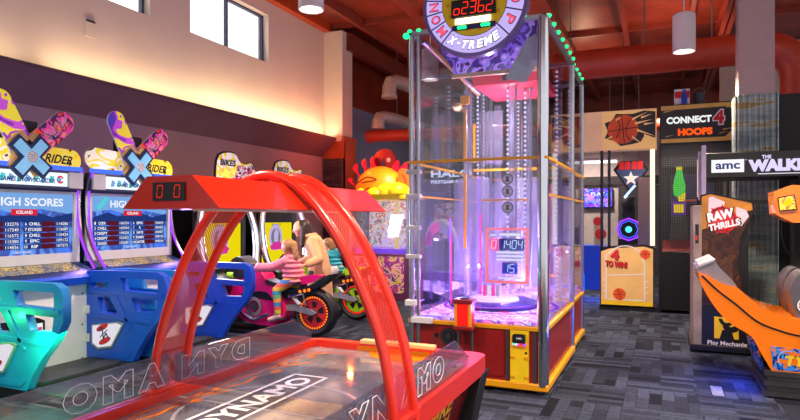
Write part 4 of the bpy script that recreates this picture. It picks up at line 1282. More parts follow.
for v in (2.14, 2.0, 1.82): b.ring(-1.6, v, .05, .066, .01, STL, 24, n0=0); b.disc(-1.6, v, .05, .004, LGR, 20); b.poly([(-1.63, v-.03), (-1.57, v-.03), (-1.585, v), (-1.575, v+.03), (-1.625, v+.03), (-1.615, v)], .012, K_INK)
b.split('target_disc', tw)
# front of the base: speaker, service door, card reader, button post
F0 = TY0+.03
b = mb().face((0, F0, 0)); b.prism([(-2.2, .43), (-2.13, .51), (-1.95, .6), (-1.87, .58), (-1.87, .42), (-1.95, .4), (-2.12, .4)], 0, .008, pbr('maroon speaker plate', '#7a1c1e', .5)); s_ = b.build('speaker', tw)
b = mb().face((0, F0, 0)); b.disc(-1.99, .5, .085, .02, BLK, 28, n0=.008); b.ring(-1.99, .5, .055, .075, .026, DKG, 28); b.disc(-1.99, .5, .03, .03, DKG, 18, n0=.008); b.disc(-2.12, .5, .026, .012, BLK, 16); b.build('cone', s_)
b = mb().face((0, F0, 0)); b.prism([rrect(-1.74, -1.42, .15, .6, .03)], 0, .015, REDP); d = b.build('service_door', tw, bev=.004)
b = mb().face((0, F0, 0)); b.prism([rrect(-1.66, -1.5, .28, .5, .02)], .015, .019, REDP); b.build('door_panel', d)
b = mb().face((0, F0, 0)); b.prism([(-1.355, .11), (-1.175, .11), (-1.175, .61), (-1.355, .61)], 0, .02, YELB); d = b.build('reader_panel', tw, 'yellow service panel', bev=.004)
b = mb().face((0, F0, 0))
for u in (-1.4, -1.135): b.prism([(u, .11), (u+.03, .11), (u+.03, .61), (u, .61)], 0, .015, STL)
b.split('panel_edge', tw)
b = mb().face((0, F0, 0))
for (u, v) in ((-1.33, .35), (-1.33, .16), (-1.2, .35), (-1.2, .16)): b.prism([(u-.02, v-.012), (u+.02, v-.012), (u+.02, v+.012), (u-.02, v+.012)], .02, .03, YEL)
b.disc(-1.2, .4, .012, .026, K_INK, 12); b.split('latch', d)
b = mb().face((0, F0, 0)); b.prism([rrect(-1.325, -1.205, .48, .58, .02)], .02, .06, BLK); r_ = b.build('card_reader', d, bev=.004)
b = mb().face((0, F0, 0)); b.prism([rrect(-1.3, -1.22, .52, .565, .01)], .06, .064, DKG); b.text('TAP CARD' if False else 'CARD', -1.26, .543, .05, .014, .066, G_SCR)
for k, m in enumerate((G_GRN, G_CYAN, G_PNK, G_RED, G_BLU)): b.disc(-1.31+.025*k, .485, .012, .063, m, 10)
b.prism([(-1.335, .47), (-1.195, .47), (-1.195, .49), (-1.335, .49)], .02, .05, G_PNK)
b.build('lit_face', r_)
b = mb()
for x in (-1.86, -1.72): b.cyl((x, TY0-.06, .0), (x, TY0-.06, .68), .014, STL, 10)
b.split('button_post', tw, 'pair of steel legs')
b = mb().box(-1.87, -1.71, TY0-.14, TY0+.0, .64, .86, pbr('lit red box', '#e01c1c', .25, emit='#ff1c14', es=.5)); bx = b.build('button_box', tw, 'glowing red button box', bev=.01)
b = mb().box(-1.89, -1.69, TY0-.16, TY0+.01, .86, .9, pbr('dark red cap', '#7c1420', .4)).box(-1.885, -1.695, TY0-.15, TY0+.0, .6, .64, REDP); b.split('box_cap', bx, bev=.006)
b = mb().box(-1.875, -1.848, TY0-.15, TY0-.13, .64, .86, YEL).box(-1.732, -1.705, TY0-.15, TY0-.13, .64, .86, YEL); b.split('corner_strip', bx)
b = mb().lathe([(.001, 0), (.05, 0), (.05, .012), (.001, .02)], DKG, (-1.79, TY0-.07, .9), 18); b.build('push_button', bx)
# round sign
SX, SY, SZ = -1.70, 5.72, 3.83
b = mb().face((SX, SY, SZ)); b.disc(0, 0, .51, 0, pbr('sign housing', '#3a3058', .4), 64, n0=-.1); b.ring(0, 0, .5, .535, .012, pbr('violet rim', '#7a68a8', .3, .4), 64, n0=-.1)
sg = b.build('round_sign', tw)
b = mb().face((SX, SY, SZ)); b.ring(0, 0, .335, .5, .008, G_LIL, 64); b.build('lit_ring', sg)
NV = pbr('dark indigo ink', '#1c1a5e', .4)
b = mb().face((SX, SY, SZ))
for a in (228, 207, 189, 171, 153, 135, 117, 98, 66, 38, 11, -17, -46):
    L_ = (.335, .5)
    c_, s_ = math.cos(rad(a)), math.sin(rad(a))
    b.line([(c_*L_[0], s_*L_[0]), (c_*L_[1], s_*L_[1])], .014, .0095, NV)
PKL = glow('rose letters', '#ff5a7a', 1.0); WHL = glow('white letters', '#ffffff', 1.6)
for ch, a in zip('MONSTER', (217, 198, 180, 162, 144, 126, 108)): 
    for m, k, n in ((NV, 1.18, .010), (PKL, 1.0, .0125)): b.text(ch, .418*math.cos(rad(a)), .418*math.sin(rad(a)), .075*k, .085*k, n, m, .03, ang=rad(a-90))
for ch, a in zip('DROP', (52, 25, -3, -31)):
    for m, k, n in ((NV, 1.18, .010), (PKL, 1.0, .0125)): b.text(ch, .418*math.cos(rad(a)), .418*math.sin(rad(a)), .075*k, .085*k, n, m, .03, ang=rad(a-90))
for ch, a, w_ in zip('X-TREME', (238, 248, 257, 268, 278.5, 290, 302), (.075, .03, .065, .065, .06, .085, .06)):
    for m, k, n in ((NV, 1.2, .010), (WHL, 1.0, .0125)): b.text(ch, .418*math.cos(rad(a)), .418*math.sin(rad(a)), w_*k, (.022 if ch == '-' else .085)*k, n, m, .03, ang=rad(a+90), shear=.25)
b.build('sign_lettering', sg)
b = mb().face((SX, SY, SZ)); b.disc(0, 0, .33, .01, YELB, 48); 
for k in range(14):
    a = 2*PI*k/14; b.disc(.27*math.cos(a), .27*math.sin(a), .02, .012, YEL, 10)
b.build('sign_face', sg)
b = mb().face((SX, SY, SZ)); b.prism([(-.225, -.14), (.225, -.14), (.225, .03), (-.225, .03)], .01, .04, BLK); dd = b.build('score_display', sg, bev=.005)
b = mb().face((SX, SY, SZ))
for k, c in enumerate('02362'): b.seg7(c if k else 'o', -.2+.083*k, -.115, .055, .115, .043, G_RED)
b.build('digits', dd)
b = mb().face((SX, SY, SZ)); b.prism([(-.19, -.205), (.17, -.205), (.17, -.15), (-.19, -.15)], .01, .025, G_WHITE); b.build('lit_bar', sg)
b = mb().face((SX, SY, SZ)); b.prism([(-.22, -.265), (.22, -.265), (.22, -.215), (-.22, -.215)], .005, .02, NV)
for k in (-.15, -.12, -.09, .09, .12, .15): b.disc(k, -.24, .018, .03, G_GRN, 12, n0=.02)
b.build('lamp_bar', sg)
lamp('AREA', 'tower_deck_light', (-1.75, 7.35, .74), TOWERW*1.2, '#b890ff', 1.0, (180, 0, 0), sy=2.6)
lamp('AREA', 'tower_deck_light', (-1.75, 6.4, .72), TOWERW*.4, '#ff90d8', .9, (180, 0, 0), sy=.8)
for (x, y, z, e, c) in ((-2.1, 6.5, 1.1, .35, '#b090ff'), (-1.3, 6.5, 1.0, .35, '#e0c8ff'), (-1.9, 7.9, 1.4, .45, '#c8a0ff'), (-1.3, 8.2, 1.2, .4, '#e8d8ff'), (-1.75, 7.0, 2.1, .35, '#f4e0ff'), (-1.7, 7.2, 2.9, .45, '#fff0f8')):
    lamp('POINT', 'tower_led_light', (x, y, z), TOWERW*e, c, .015)
# ------------------------------------------------------------------ basketball shooting games at the back
MAPLE = pbr('maple court print', '#eec27a', .4, var=.1, scale=3)
MAPBRT = pbr('brightened maple sign', '#eec27a', .4, var=.1, scale=3, emit='#e8b468', es=.32)  # maple copy with emission added to brighten a front-lit sign
MAPL2 = pbr('pale wood laminate', '#e2b88e', .4, var=.08, scale=3, emit='#d8ac80', es=.26)  # emission put into the laminate to lift the dim sign
BALLO = pbr('basketball orange', '#e8561c', .45, var=.15, scale=8)
SLATE = pbr('charcoal sign print', '#26242c', .4)
GLD = pbr('gold streak print', '#e0b45a', .4)
G_STRIP = glow('warm white strip', '#fff2d8', 1.3)
ORL = glow('orange sign letters', '#ff5a1c', 1.0)
def bball(b, u, v, r, n, sc=1):
    b.disc(u, v, r, n, BALLO, 30)
    b.line([(u-r, v-.1*r), (u+r, v+.1*r)], .06*r, n+.001, K_INK)
    b.line([(u+.1*r, v-r), (u-.1*r, v+r)], .06*r, n+.001, K_INK)
    b.ring(u-1.25*r, v+.1*r, 1.02*r, 1.08*r, n+.001, K_INK, 16, a0=-.75, a1=.75)
    b.ring(u+1.25*r, v-.1*r, 1.02*r, 1.08*r, n+.001, K_INK, 16, a0=PI-.75, a1=PI+.75)
BY, BD = 11.75, 2.3
def hoops(x0, x1, label, tower=True):
    t = thing('basketball_arcade_machine', ((x0+x1)/2, BY+BD/2, 0), label, 'arcade machine', 'basketball shooting machines')
    # rear tower, side frames, ramp
    c = (x0+x1)/2
    if tower: mb().box(x0+.04, x1-.04, BY+BD-.35, BY+BD, 0, 2.95, BLK).build('rear_tower', t)
    b = mb().face((0, BY+BD-.35, 0))
    b.prism([(c-.4, 2.0), (c+.4, 2.0), (c+.4, 2.6), (c-.4, 2.6)], 0, .03, pbr('hoop backboard', '#3a3a78', .3)); b.build('backboard', t) if tower else 0
    b = mb().tube([(c+.22*math.cos(2*PI*i/24), BY+BD-.62+.22*math.sin(2*PI*i/24), 2.05) for i in range(24)], .015, BALLO, 8, closed=True); b.build('hoop', t) if tower else 0
    b = mb()
    for x in ((x0+.02, x1-.02) if tower else ()):
        for y in (BY+.03, BY+BD*.55): b.box(x-.025, x+.025, y-.025, y+.025, .02, 3.0, BLK)
        b.box(x-.025, x+.025, BY, BY+BD, 2.9, 2.97, BLK)
        b.box(x-.02, x+.02, BY, BY+BD, .02, 1.0, BLK)
    b.split('side_frame', t) if tower else 0
    b = mb().at((0, 0, 0), (0, 1, 0), (0, 0, 1)); b.at((x0+.06, 0, 0), (0, 1, 0), (0, 0, 1)); b.prism([(BY+.1, .9), (BY+BD-.35, 1.25), (BY+BD-.35, 1.2), (BY+.1, .82)], 0, x1-x0-.12, pbr('red ball ramp', '#a8241c', .5)); b.build('ball_ramp', t) if tower else 0
    return t
t = hoops(-1.36, -.09, 'basketball game with flying ball sign and 4 TO WIN court panel', False)
b = mb().face((0, BY, 0)); b.prism([(-1.36, 2.95), (-.09, 2.95), (-.09, 3.68), (-1.36, 3.68)], -.25, 0, MAPL2); mq = b.build('marquee', t, bev=.008)
b = mb().face((0, BY, 0)); b.prism([(-1.02, 2.97), (-.1, 2.97), (-.1, 3.66), (-1.02, 3.66)], 0, .012, MAPBRT)
b.poly(bez2([(-.5, 3.05), (-.7, 3.02), (-.8, 3.12), (-.98, 3.18), (-.92, 3.3), (-.98, 3.46), (-.85, 3.5), (-.78, 3.62), (-.5, 3.6), (-.3, 3.65), (-.11, 3.62), (-.11, 3.15), (-.3, 3.18), (-.36, 3.08)], 1), .014, SLATE)
bball(b, -.66, 3.33, .265, .016)
for k, (u, v, L, a) in enumerate(((-.45, 3.42, .3, 12), (-.42, 3.3, .34, -22), (-.5, 3.5, .3, 25), (-.35, 3.52, .2, 18), (-.3, 3.2, .2, -18), (-.5, 3.18, .22, -38), (-.78, 3.5, .12, 30), (-.85, 3.2, .12, 200), (-.3, 3.4, .18, 5))):
    c_, s_ = math.cos(rad(a)), math.sin(rad(a)); b.poly([(u, v-.018), (u+L*c_, v+L*s_), (u, v+.022)], .02, MAPBRT)
b.build('ball_print', mq)
b = mb().face((0, BY, 0)); b.prism([(-.2, 1.2), (-.12, 1.2), (-.12, 2.94), (-.2, 2.94)], -.05, .02, G_STRIP); b.build('light_strip', t)
b = mb()
for x in (-1.03, -.9): b.box(x-.025, x+.025, BY-.02, BY+.04, 1.1, 2.95, BLK)
b.split('post', t)
b = mb().face((0, BY, 0)); b.prism([bez2([(-1.06, .06), (-1.06, 1.12), (-.9, 1.18), (-.3, 1.22), (-.13, 1.18), (-.13, .06)], 1)], -.1, .02, BLK); fp = b.build('front_panel', t, bev=.01)
b = mb().face((0, BY-.02, 0)); b.prism([[(-1.04, .1), (-.15, .1), (-.15, 1.14), (-.3, 1.18), (-.88, 1.14), (-1.04, 1.08)]], 0, .008, MAPLE)
b.prism([(-1.04, .1), (-.15, .1), (-.15, .18), (-1.04, .18)], .008, .01, Y_INK)
b.line([(-.95, .2), (-.95, 1.02)]+arc((-.62, .86), .33, 130, 40, 8, lambda x, y: (x, y))+[(-.29, .86), (-.29, .2)], .022, .011, W_INK)
b.line([(-.95, .64), (-.29, .68)], .018, .011, W_INK); b.line([(-.95, .2), (-.29, .2)], .018, .011, W_INK)
for v in (.35, .45, .55): b.line([(-.29, v), (-.24, v)], .015, .011, W_INK); b.line([(-1.0, v), (-.95, v)], .015, .011, W_INK)
bball(b, -.28, 1.04, .085, .013); bball(b, -.72, .3, .11, .013)
for (dx, m, n) in ((.012, K_INK, .0125), (0, R_INK, .0145)):
    b.text('4', -.8+dx, 1.02-dx, .15, .19, n, m, .05); b.text('TO WIN!', -.78+dx, .85-dx, .38, .12, n, m, .05, ang=-.06)
b.build('court_print', fp)
b = mb().box(-1.06, -.1, BY, BY+.4, 1.12, 1.16, BLK); b.build('front_ledge', t)
b = mb().box(-1.07, -.1, BY-.02, BY+.4, .0, .09, BLK); b.build('plinth', t)
t = hoops(-.05, 1.17, 'basketball game with CONNECT 4 HOOPS sign and wire mesh cage')
b = mb().face((0, BY, 0)); b.prism([(-.04, 3.02), (1.17, 3.02), (1.17, 3.72), (-.04, 3.72)], -.25, 0, BLK); mq = b.build('marquee', t, bev=.008)
b = mb().face((0, BY, 0)); b.prism([(-.02, 3.04), (1.15, 3.04), (1.15, 3.7), (-.02, 3.7)], 0, .01, GLD)
b.prism([(-.02, 3.11), (1.0, 3.11), (1.08, 3.2), (1.15, 3.18), (1.15, 3.58), (1.0, 3.63), (-.02, 3.62)], .01, .014, SLATE)
for (u, v, L) in ((.95, 3.22, .2), (.9, 3.16, .16), (1.0, 3.6, .15), (.02, 3.58, .2), (.05, 3.14, .15)): b.poly([(u, v), (u+L, v+.04), (u+.02, v+.025)], .015, GLD)
for dx, m, n in ((.0, W_INK, .016),): pass
b.text('CONNECT', .43, 3.435, .76, .15, .015, K_INK, .1); b.text('CONNECT', .43, 3.435, .72, .125, .017, glow('lit white letters', '#ffffff', .9), .05)
b.text('4', .9, 3.45, .2, .28, .016, W_INK, .1); b.text('4', .9, 3.45, .165, .24, .018, R_INK, .05)
b.text('HOOPS', .53, 3.22, .55, .13, .016, ORL, .07)
b.build('sign_print', mq)
b = mb().box(-.04, 1.17, BY-.01, BY+.06, .05, 1.1, BLK); b.build('front_panel', t, bev=.01)
b = mb().box(-.04, .6, BY+.02, BY+.1, 2.62, 3.02, DKG); b.box(.6, 1.17, BY+.02, BY+.1, 2.8, 3.02, DKG); b.build('valance', t)
b = mb()
for k in range(31):
    x = .0+k*.038; b.box(x-.003, x+.003, BY+.01, BY+.016, 1.1, 2.8, STL)
for k in range(44):
    z = 1.12+k*.038; b.box(0, 1.14, BY+.016, BY+.022, z-.003, z+.003, STL)
b.build('wire_mesh', t)
b = mb().box(.56, .66, BY-.06, BY-.0, 1.2, 2.72, pbr('lilac post cap', '#b0a0b8', .4)); b.split('post', t, 'pale upright post')
# coloured game tower seen through the mesh
t = thing('light_tower', (.3, 12.75, 1.32), 'green and yellow lit column on a dark stand inside the mesh cage', 'light')
b = mb().lathe([(.001, .9), (.04, .95), (.11, .6), (.1, .45), (.07, .4), (.001, .4)], glow('green globe', '#48d848', .9), (.3, 12.75, 1.72), 16); b.build('green_globe', t)
b = mb().lathe([(.001, 0), (.05, 0), (.06, .2), (.001, .22)], glow('yellow tip', '#f0d020', .9), (.3, 12.75, 2.62), 14).lathe([(.05, 0), (.08, .18), (.001, .18)], glow('yellow tip', '#f0d020', .9), (.34, 12.75, 2.0), 14); b.split('yellow_cap', t)
b = mb().box(.16, .42, 12.65, 12.85, 1.75, 2.02, glow('violet box', '#7a30a8', .6)); b.front((.42, 12.75, 1.9)); b.face((.29, 12.65, 1.88)); b.prism([(-.09, -.08), (.09, -.08), (.09, .08), (-.09, .08)], 0, .005, glow('yellow tip', '#f0d020', .9)); b.build('violet_box', t)
b = mb().at((.3, 12.85, 0), (1, 0, 0), (0, 0, 1)); b.prism([(-.17, 1.28), (.17, 1.28), (.12, 1.8), (-.12, 1.8)], 0, .2, DKG); b.build('stand', t)
# things stored on top of the basketball machines
t = thing('storage_box', (.33, 11.9, 3.72), 'small red and white cardboard box on top of the CONNECT 4 HOOPS sign', 'box')
b = mb().box(.2, .45, 11.82, 12.0, 3.72, 4.0, WHT); b.face((.325, 11.82, 3.86)); b.rect(-.12, -.02, .12, .1, .002, R_INK); b.build('carton', t)
t = thing('bucket', (.52, 11.86, 3.72), 'dark bucket on top of the CONNECT 4 HOOPS sign', 'bucket')
b = mb().lathe([(.08, 0), (.105, .2), (.09, .2), (.07, .02), (.001, .02)], DKG, (.6, 11.9, 3.72), 20); b.build('pail', t)
b = mb().tube(arc((.6, 3.91), .1, 0, 180, 12, lambda x, z: (x, 11.9, z)), .006, STL, 6); b.build('handle', t)
t = thing('spray_bottle', (.27, 11.76, 3.72), 'small blue bottle in front of the carton on the CONNECT 4 HOOPS sign', 'bottle')
b = mb().lathe([(.05, 0), (.05, .14), (.025, .19), (.025, .22), (.001, .22)], BLU, (.36, 11.76, 3.72), 16); b.build('bottle_body', t)
b = mb().box(.335, .385, 11.71, 11.79, 3.93, 3.97, BLU); b.build('trigger', t)

# ------------------------------------------------------------------ shooting game cabinet at right
BROWN = art('smoky brown poster print', ['#1c0e0d', '#2c1610', '#482413', '#20100e', '#5c3416', '#160b0b'], 2.6, constant=False)
AMBER = pbr('amber poster print', '#b87a2c', .4, var=.35, scale=5)
PALE = pbr('pale poster burst', '#d8ccd8', .4, var=.08)
WOODG = pbr('weathered grey board', '#8a7c74', .6, var=.25, scale=6)
CY = 8.5
t = thing('shooting_arcade_cabinet', (.95, CY+.45, 0), 'black zombie shooting cabinet with RAW THRILLS side art and lit marquee', 'arcade machine')
sd = [(.44, .05), (.44, 1.99), (.56, 2.02), (1.03, 1.9), (1.045, 1.78), (.97, 1.62), (.9, 1.46), (.87, 1.1), (.98, .7), (1.05, .55), (1.05, .05)]
for y in (CY, CY+.85):
    b = mb().face((0, y+.04, 0)); b.prism([sd], 0, .04, BLK); s_ = b.build('side_panel', t, bev=.005)
    if y == CY:
        b = mb().face((0, CY, 0))
        b.prism([[(.455, .6), (.455, 1.975), (.56, 2.005), (1.015, 1.885), (1.03, 1.78), (.955, 1.62), (.885, 1.46), (.855, 1.1), (.9, .85), (.8, .62)]], 0, .003, BROWN)
        b.poly([(.46, 1.55), (.46, 1.97), (.56, 2.0), (1.01, 1.88), (1.02, 1.8), (.9, 1.76), (.62, 1.62)], .0035, AMBER)
        b.poly([(.53, 1.68), (.54, 1.96), (.58, 1.97), (.72, 1.9), (.68, 1.74)], .004, PALE)
        b.poly([(.84, 1.62), (.84, 1.84), (.95, 1.8), (.98, 1.72), (.9, 1.6)], .004, PALE)
        b.disc(.69, 1.68, .165, .005, R_INK, 26); b.ring(.69, 1.68, .13, .15, .0055, pbr('dark red ink', '#8a1018', .5), 26)
        for q in range(9): 
            a = rad(40*q+10); b.poly([(.69+.15*math.cos(a-.12), 1.68+.15*math.sin(a-.12)), (.69+.2*math.cos(a), 1.68+.2*math.sin(a)), (.69+.15*math.cos(a+.12), 1.68+.15*math.sin(a+.12))], .005, R_INK)
        for m, k, n in ((K_INK, 1.1, .006), (W_INK, 1, .008)):
            b.text('RAW', .67, 1.735, .3*k, .12*k, n, m, .06, ang=.24, shear=.1); b.text('THRILLS', .71, 1.615, .36*k, .085*k, n, m, .05, ang=.24, shear=.1)
        FIG = pbr('figure print', '#4a3024', .5, var=.5, scale=14)
        for (u, v, r) in ((.52, 1.15, .05), (.63, 1.25, .045), (.74, 1.18, .05)):
            b.disc(u, v, r*.8, .004, FIG, 14); b.poly([(u-r*1.4, v-.3), (u-r*1.2, v-.07), (u, v-.03), (u+r*1.2, v-.07), (u+r*1.3, v-.3)], .0038, FIG)
        b.build('side_art', s_)
        b = mb().face((0, CY, 0)); b.prism([(.6, .19), (.87, .19), (.87, .46), (.6, .46)], 0, .004, Y_INK)
        b.ring(.74, .44, .05, .09, .006, K_INK, 20, a0=PI, a1=2*PI+.2); b.ring(.79, .37, .03, .1, .0065, K_INK, 16, a0=PI*1.05, a1=PI*1.9)
        b.poly([(.66, .19), (.69, .3), (.79, .3), (.82, .19)], .0066, K_INK)
        b.text('Play Mechanix', .745, .125, .44, .07, .005, W_INK, .02)
        b.build('maker_lettering', s_)
b = mb().box(.47, .98, CY+.04, CY+.82, .06, 1.5, BLK); b.build('cabinet', t)
b = mb().box(.36, .46, CY-.02, CY+.87, .08, 1.86, WOODG); e_ = b.build('edge_board', t, 'weathered grey edge board', bev=.008)
b = mb().face((0, CY-.02, 0)); b.prism([(.385, 1.38), (.425, 1.38), (.425, 1.62), (.385, 1.62)], 0, .006, K_INK); b.rect(.39, 1.42, .41, 1.48, .008, R_INK); b.build('card_slot', e_)
b = mb().box(.33, 1.07, CY-.03, CY+.88, .02, .1, BLK); b.build('plinth', t, bev=.01)
b = mb().box(.5, 2.08, CY+.02, CY+.8, 2.2, 2.52, BLK); mq = b.build('marquee', t, bev=.01)
b = mb().face((0, CY+.02, 0)); b.prism([(.57, 2.27), (.93, 2.27), (.93, 2.43), (.57, 2.43)], 0, .008, glow('white marquee panel', '#f8f4ff', 1.1)); b.text('amc', .75, 2.348, .27, .075, .01, N_INK, .03); b.disc(.95, 2.42, .006, .004, G_SCR, 8)
b.text('THE', 1.17, 2.45, .1, .045, .004, glow('lilac marquee letters', '#e0d4ff', 1.1), .04)
b.text('WALKING', 1.385, 2.345, .82, .15, .004, bpy.data.materials['lilac marquee letters'], .08)
b.text('DEAD', 1.91, 2.345, .24, .15, .004, bpy.data.materials['lilac marquee letters'], .08)
b.text('season after season the dead keep walking on and on', 1.3, 2.24, .6, .016, .004, G_SCR, .0) if False else b.line([(1.08, 2.243), (1.66, 2.243)], .01, .004, G_SCR)
b.build('lit_lettering', mq)
b = mb().box(.46, .51, CY+.0, CY+.06, 1.95, 2.62, pbr('lilac grey post', '#9a90a8', .4)).box(.46, .51, CY+.78, CY+.84, 1.95, 2.62, pbr('lilac grey post', '#9a90a8', .4)); b.split('marquee_post', t)
b = mb().box(1.0, 1.6, CY+.3, CY+.36, 1.88, 1.93, BLK); b.build('cross_bar', t)
b = mb().box(1.55, 2.2, CY+.05, CY+.85, .02, 2.22, BLK); b.build('screen_cabinet', t, bev=.01)

# ------------------------------------------------------------------ orange motion ride
SY0, SY1 = 6.6, 7.5
t = thing('motion_simulator_ride', (1.4, (SY0+SY1)/2, 0), 'orange motion simulator seat pod on a black stepped base, at the right edge', 'ride')
up = [(.33, 1.17), (.42, 1.13), (.56, 1.05), (.66, 1.03), (.78, .92), (.92, .82), (1.17, .76), (1.6, .78), (2.1, .84)]
lo = [(2.1, .3), (1.2, .24), (.98, .24), (.91, .33), (.85, .44), (.78, .57), (.62, .67), (.5, .79), (.4, .95), (.34, 1.08)]
b = mb().face((0, SY1, 0)); b.prism([bez2(up, 3)[:-1]+bez2(lo, 3)], 0, SY1-SY0, ORG); b.build('shell', t, bev=.03)
b = mb()
st = bez2([(.36, 1.13), (.5, .99), (.66, .86), (.82, .72), (.98, .65), (1.2, .6), (1.6, .6)], 5)
b.face((0, SY0, 0)); b.line(st, .018, .004, K_INK); b.build('stripe', t, 'black side stripe')
for dy in (.02, .48):
    b = mb().face((0, SY0+dy+.4, 0)); b.prism([bez2([(.32, 1.16), (.33, 1.21), (.47, 1.27), (.51, 1.22), (.66, 1.05), (.62, 1.0), (.5, 1.08), (.42, 1.13)], 3)], 0, .38, GRY); c_ = b.build('headrest', t, 'grey padded headrest', bev=.02)
    b = mb().face((0, SY0+dy+.41, 0)); b.prism([[(.335, 1.215), (.465, 1.275), (.48, 1.3), (.335, 1.235)]], 0, .4, LGR)
    b.build('head_cushion', c_, bev=.006)
for dy in (.04, .48):
    b = mb().face((.07, SY0+dy+.38, 0)); b.prism([bez2([(1.1, .72), (1.05, .9), (1.04, 1.03), (1.1, 1.16), (1.17, 1.2), (1.22, 1.17), (1.2, 1.04), (1.24, .88), (1.5, .82), (1.5, .72)], 3)], 0, .36, pbr('slate grey seat', '#5c5a66', .5)); c_ = b.build('seat', t, 'grey bucket seat', bev=.03)
    b = mb().face((.06, SY0+dy+.018, 0)); b.disc(1.17, .88, .075, .006, DKG, 24); b.ring(1.17, .88, .055, .07, .008, W_INK, 24); 
    for a in (0, 60, 120): b.line([(1.17-.05*math.cos(rad(a)), .88-.05*math.sin(rad(a))), (1.17+.05*math.cos(rad(a)), .88+.05*math.sin(rad(a)))], .01, .009, W_INK)
    b.build('seat_badge', c_)
BLUART = art('blue storm print', ['#123a9c', '#1c5cd0', '#0c2470', '#3a8ae8', '#f07818', '#14307c'], 6, rough=.25)
b = mb().face((0, SY0, 0)); b.prism([(.96, .27), (1.75, .27), (1.75, .48), (1.3, .47), (.94, .49)], 0, .006, BLUART)
b.text('TYPHOON', 1.36, .375, .62, .1, .009, Y_INK, .06, shear=.2, ang=.04); b.ring(1.08, .375, .075, .085, .008, pbr('pale blue ink', '#8ab8f0', .4), 20, a0=1.2, a1=4)
b.poly([(.98, .34), (1.5, .29), (1.62, .32), (1.0, .38)], .0075, FLAME)
b.build('side_print', t)
b = mb().at((.935, SY0, 0), (0, 1, 0), (-.25, 0, 1)); b.prism([(.12, .22), (.42, .22), (.42, .46), (.12, .48)], .0, .03, BLUART); b.prism([(.48, .22), (.78, .22), (.78, .48), (.48, .46)], 0, .03, BLUART); b.build('front_print', t)
b = mb()
for k in range(5): b.box(.89+.02*(k % 2)+.0, 2.3, SY0-.02+.012*(k % 2), SY1+.02, .02+.048*k, .064+.048*k, DKG)
b.box(.92, 2.3, SY0+.0, SY1, 0, .25, BLK); b.build('stepped_base', t)
b = mb().tube([(1.22, SY0-.01, .52), (1.2, SY0-.05, .56), (1.2, SY0-.05, .66), (1.24, SY0-.01, .68)], .012, CHR, 8); b.build('grab_handle', t)
b = mb().box(1.75, 2.2, SY0+.1, SY1-.1, .2, 2.3, BLK).box(1.2, 1.8, 6.98, 7.06, 1.86, 1.92, BLK); b.build('screen_tower', t, bev=.01)
# orange hooded display
HX = [(1.0, 1.955), (1.155, 2.02), (1.5, 2.0), (1.5, 1.66), (1.16, 1.655), (1.015, 1.735)]
b = mb().face((0, 7.2, 0)); b.prism([HX], 0, .36, ORG); hd = b.build('display_hood', t, 'orange hooded display', bev=.015)
b = mb().face((0, 6.835, 0)); b.prism([(1.03, 1.90), (1.17, 1.93), (1.195, 1.78), (1.045, 1.765)], 0, .008, K_INK)
FSC = art('fiery screen picture', ['#5a5a8c', '#8a6a7a', '#f0701c', '#ffd040', '#e83a14', '#6a5a7c'], 9, emit=.9, constant=False)
b.prism([(1.04, 1.89), (1.163, 1.92), (1.185, 1.79), (1.052, 1.775)], .008, .01, FSC); b.disc(1.115, 1.85, .035, .012, glow('fire core', '#ffc020', 1.5), 14); b.build('fiery_screen', hd)
b = mb().tube(bez([(1.1, 7.05, 1.67), (1.1, 7.03, 1.5), (1.16, 7.05, 1.35), (1.3, 7.1, 1.3), (1.76, 7.1, 1.45)], 6), .006, K_INK, 6); b.build('cable', t)

# ------------------------------------------------------------------ far left: prize machine with a sculpted top, dark headed machine behind the tower
t = thing('prize_arcade_machine', (-5.5, 11.9, 0), 'glass prize machine with orange mound and red flames on top, left of the tower', 'arcade machine')
PX0, PX1, PY0, PY1 = -6.15, -4.75, 11.3, 12.3
b = mb().box(PX0, PX1, PY0, PY1, 0, .95, pbr('dusky purple cabinet', '#6a2a5a', .4)); b.face((0, PY0, 0)); b.prism([(PX0+.1, .15), (PX1-.1, .15), (PX1-.1, .9), (PX0+.1, .9)], 0, .01, art('candy panel print', ['#c83a5a', '#8a2a8a', '#e8a0b8', '#d8b83a', '#5a2a8a'], 5, emit=.2)); b.build('base_cabinet', t, bev=.01)
b = mb()
for x in (PX0+.03, PX1-.03):
    for y in (PY0+.03, PY1-.03): b.cyl((x, y, .93), (x, y, 2.1), .03, ALU, 12)
b.split('post', t)
b = mb().box(PX0+.05, PX1-.05, PY1-.1, PY1-.04, .95, 2.1, art('pastel prize print', ['#e8d8f0', '#f4b8d0', '#b8d8f0', '#f8f0d0', '#d85a8a', '#a8e0b0', '#6a4aa8'], 6, emit=.55)); b.build('back_print', t)
b = mb()
for (x0, x1, y0, y1) in ((PX0+.03, PX1-.03, PY0+.028, PY0+.034), (PX1-.034, PX1-.028, PY0+.03, PY1-.03), (PX0+.028, PX0+.034, PY0+.03, PY1-.03)): b.box(x0, x1, y0, y1, .95, 2.08, GLS)
b.split('glass_pane', t)
b = mb().box(PX0+.1, PX1-.1, PY0+.15, PY1-.15, .95, 1.05, pbr('violet deck', '#8a5ad8', .3, emit='#8a50ff', es=.6)); b.build('deck', t)
b = mb().cyl((-5.1, 11.5, 1.0), (-5.1, 11.5, 2.08), .05, glow('warm tube', '#ffd8a0', .9), 12); b.build('light_tube', t)
b = mb().box(PX0, PX1, PY0, PY1, 2.08, 2.18, YELB); b.build('roof', t, bev=.02)
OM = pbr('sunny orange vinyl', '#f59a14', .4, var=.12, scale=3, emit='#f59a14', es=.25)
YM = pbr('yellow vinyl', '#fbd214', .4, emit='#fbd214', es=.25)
b = mb().ball((-5.6, 11.75, 2.3), (.56, .42, .52), OM, 28, 14)
for v in b.v: v.z = max(v.z, 2.181)
b; b.build('mound', t, 'orange domed mound')
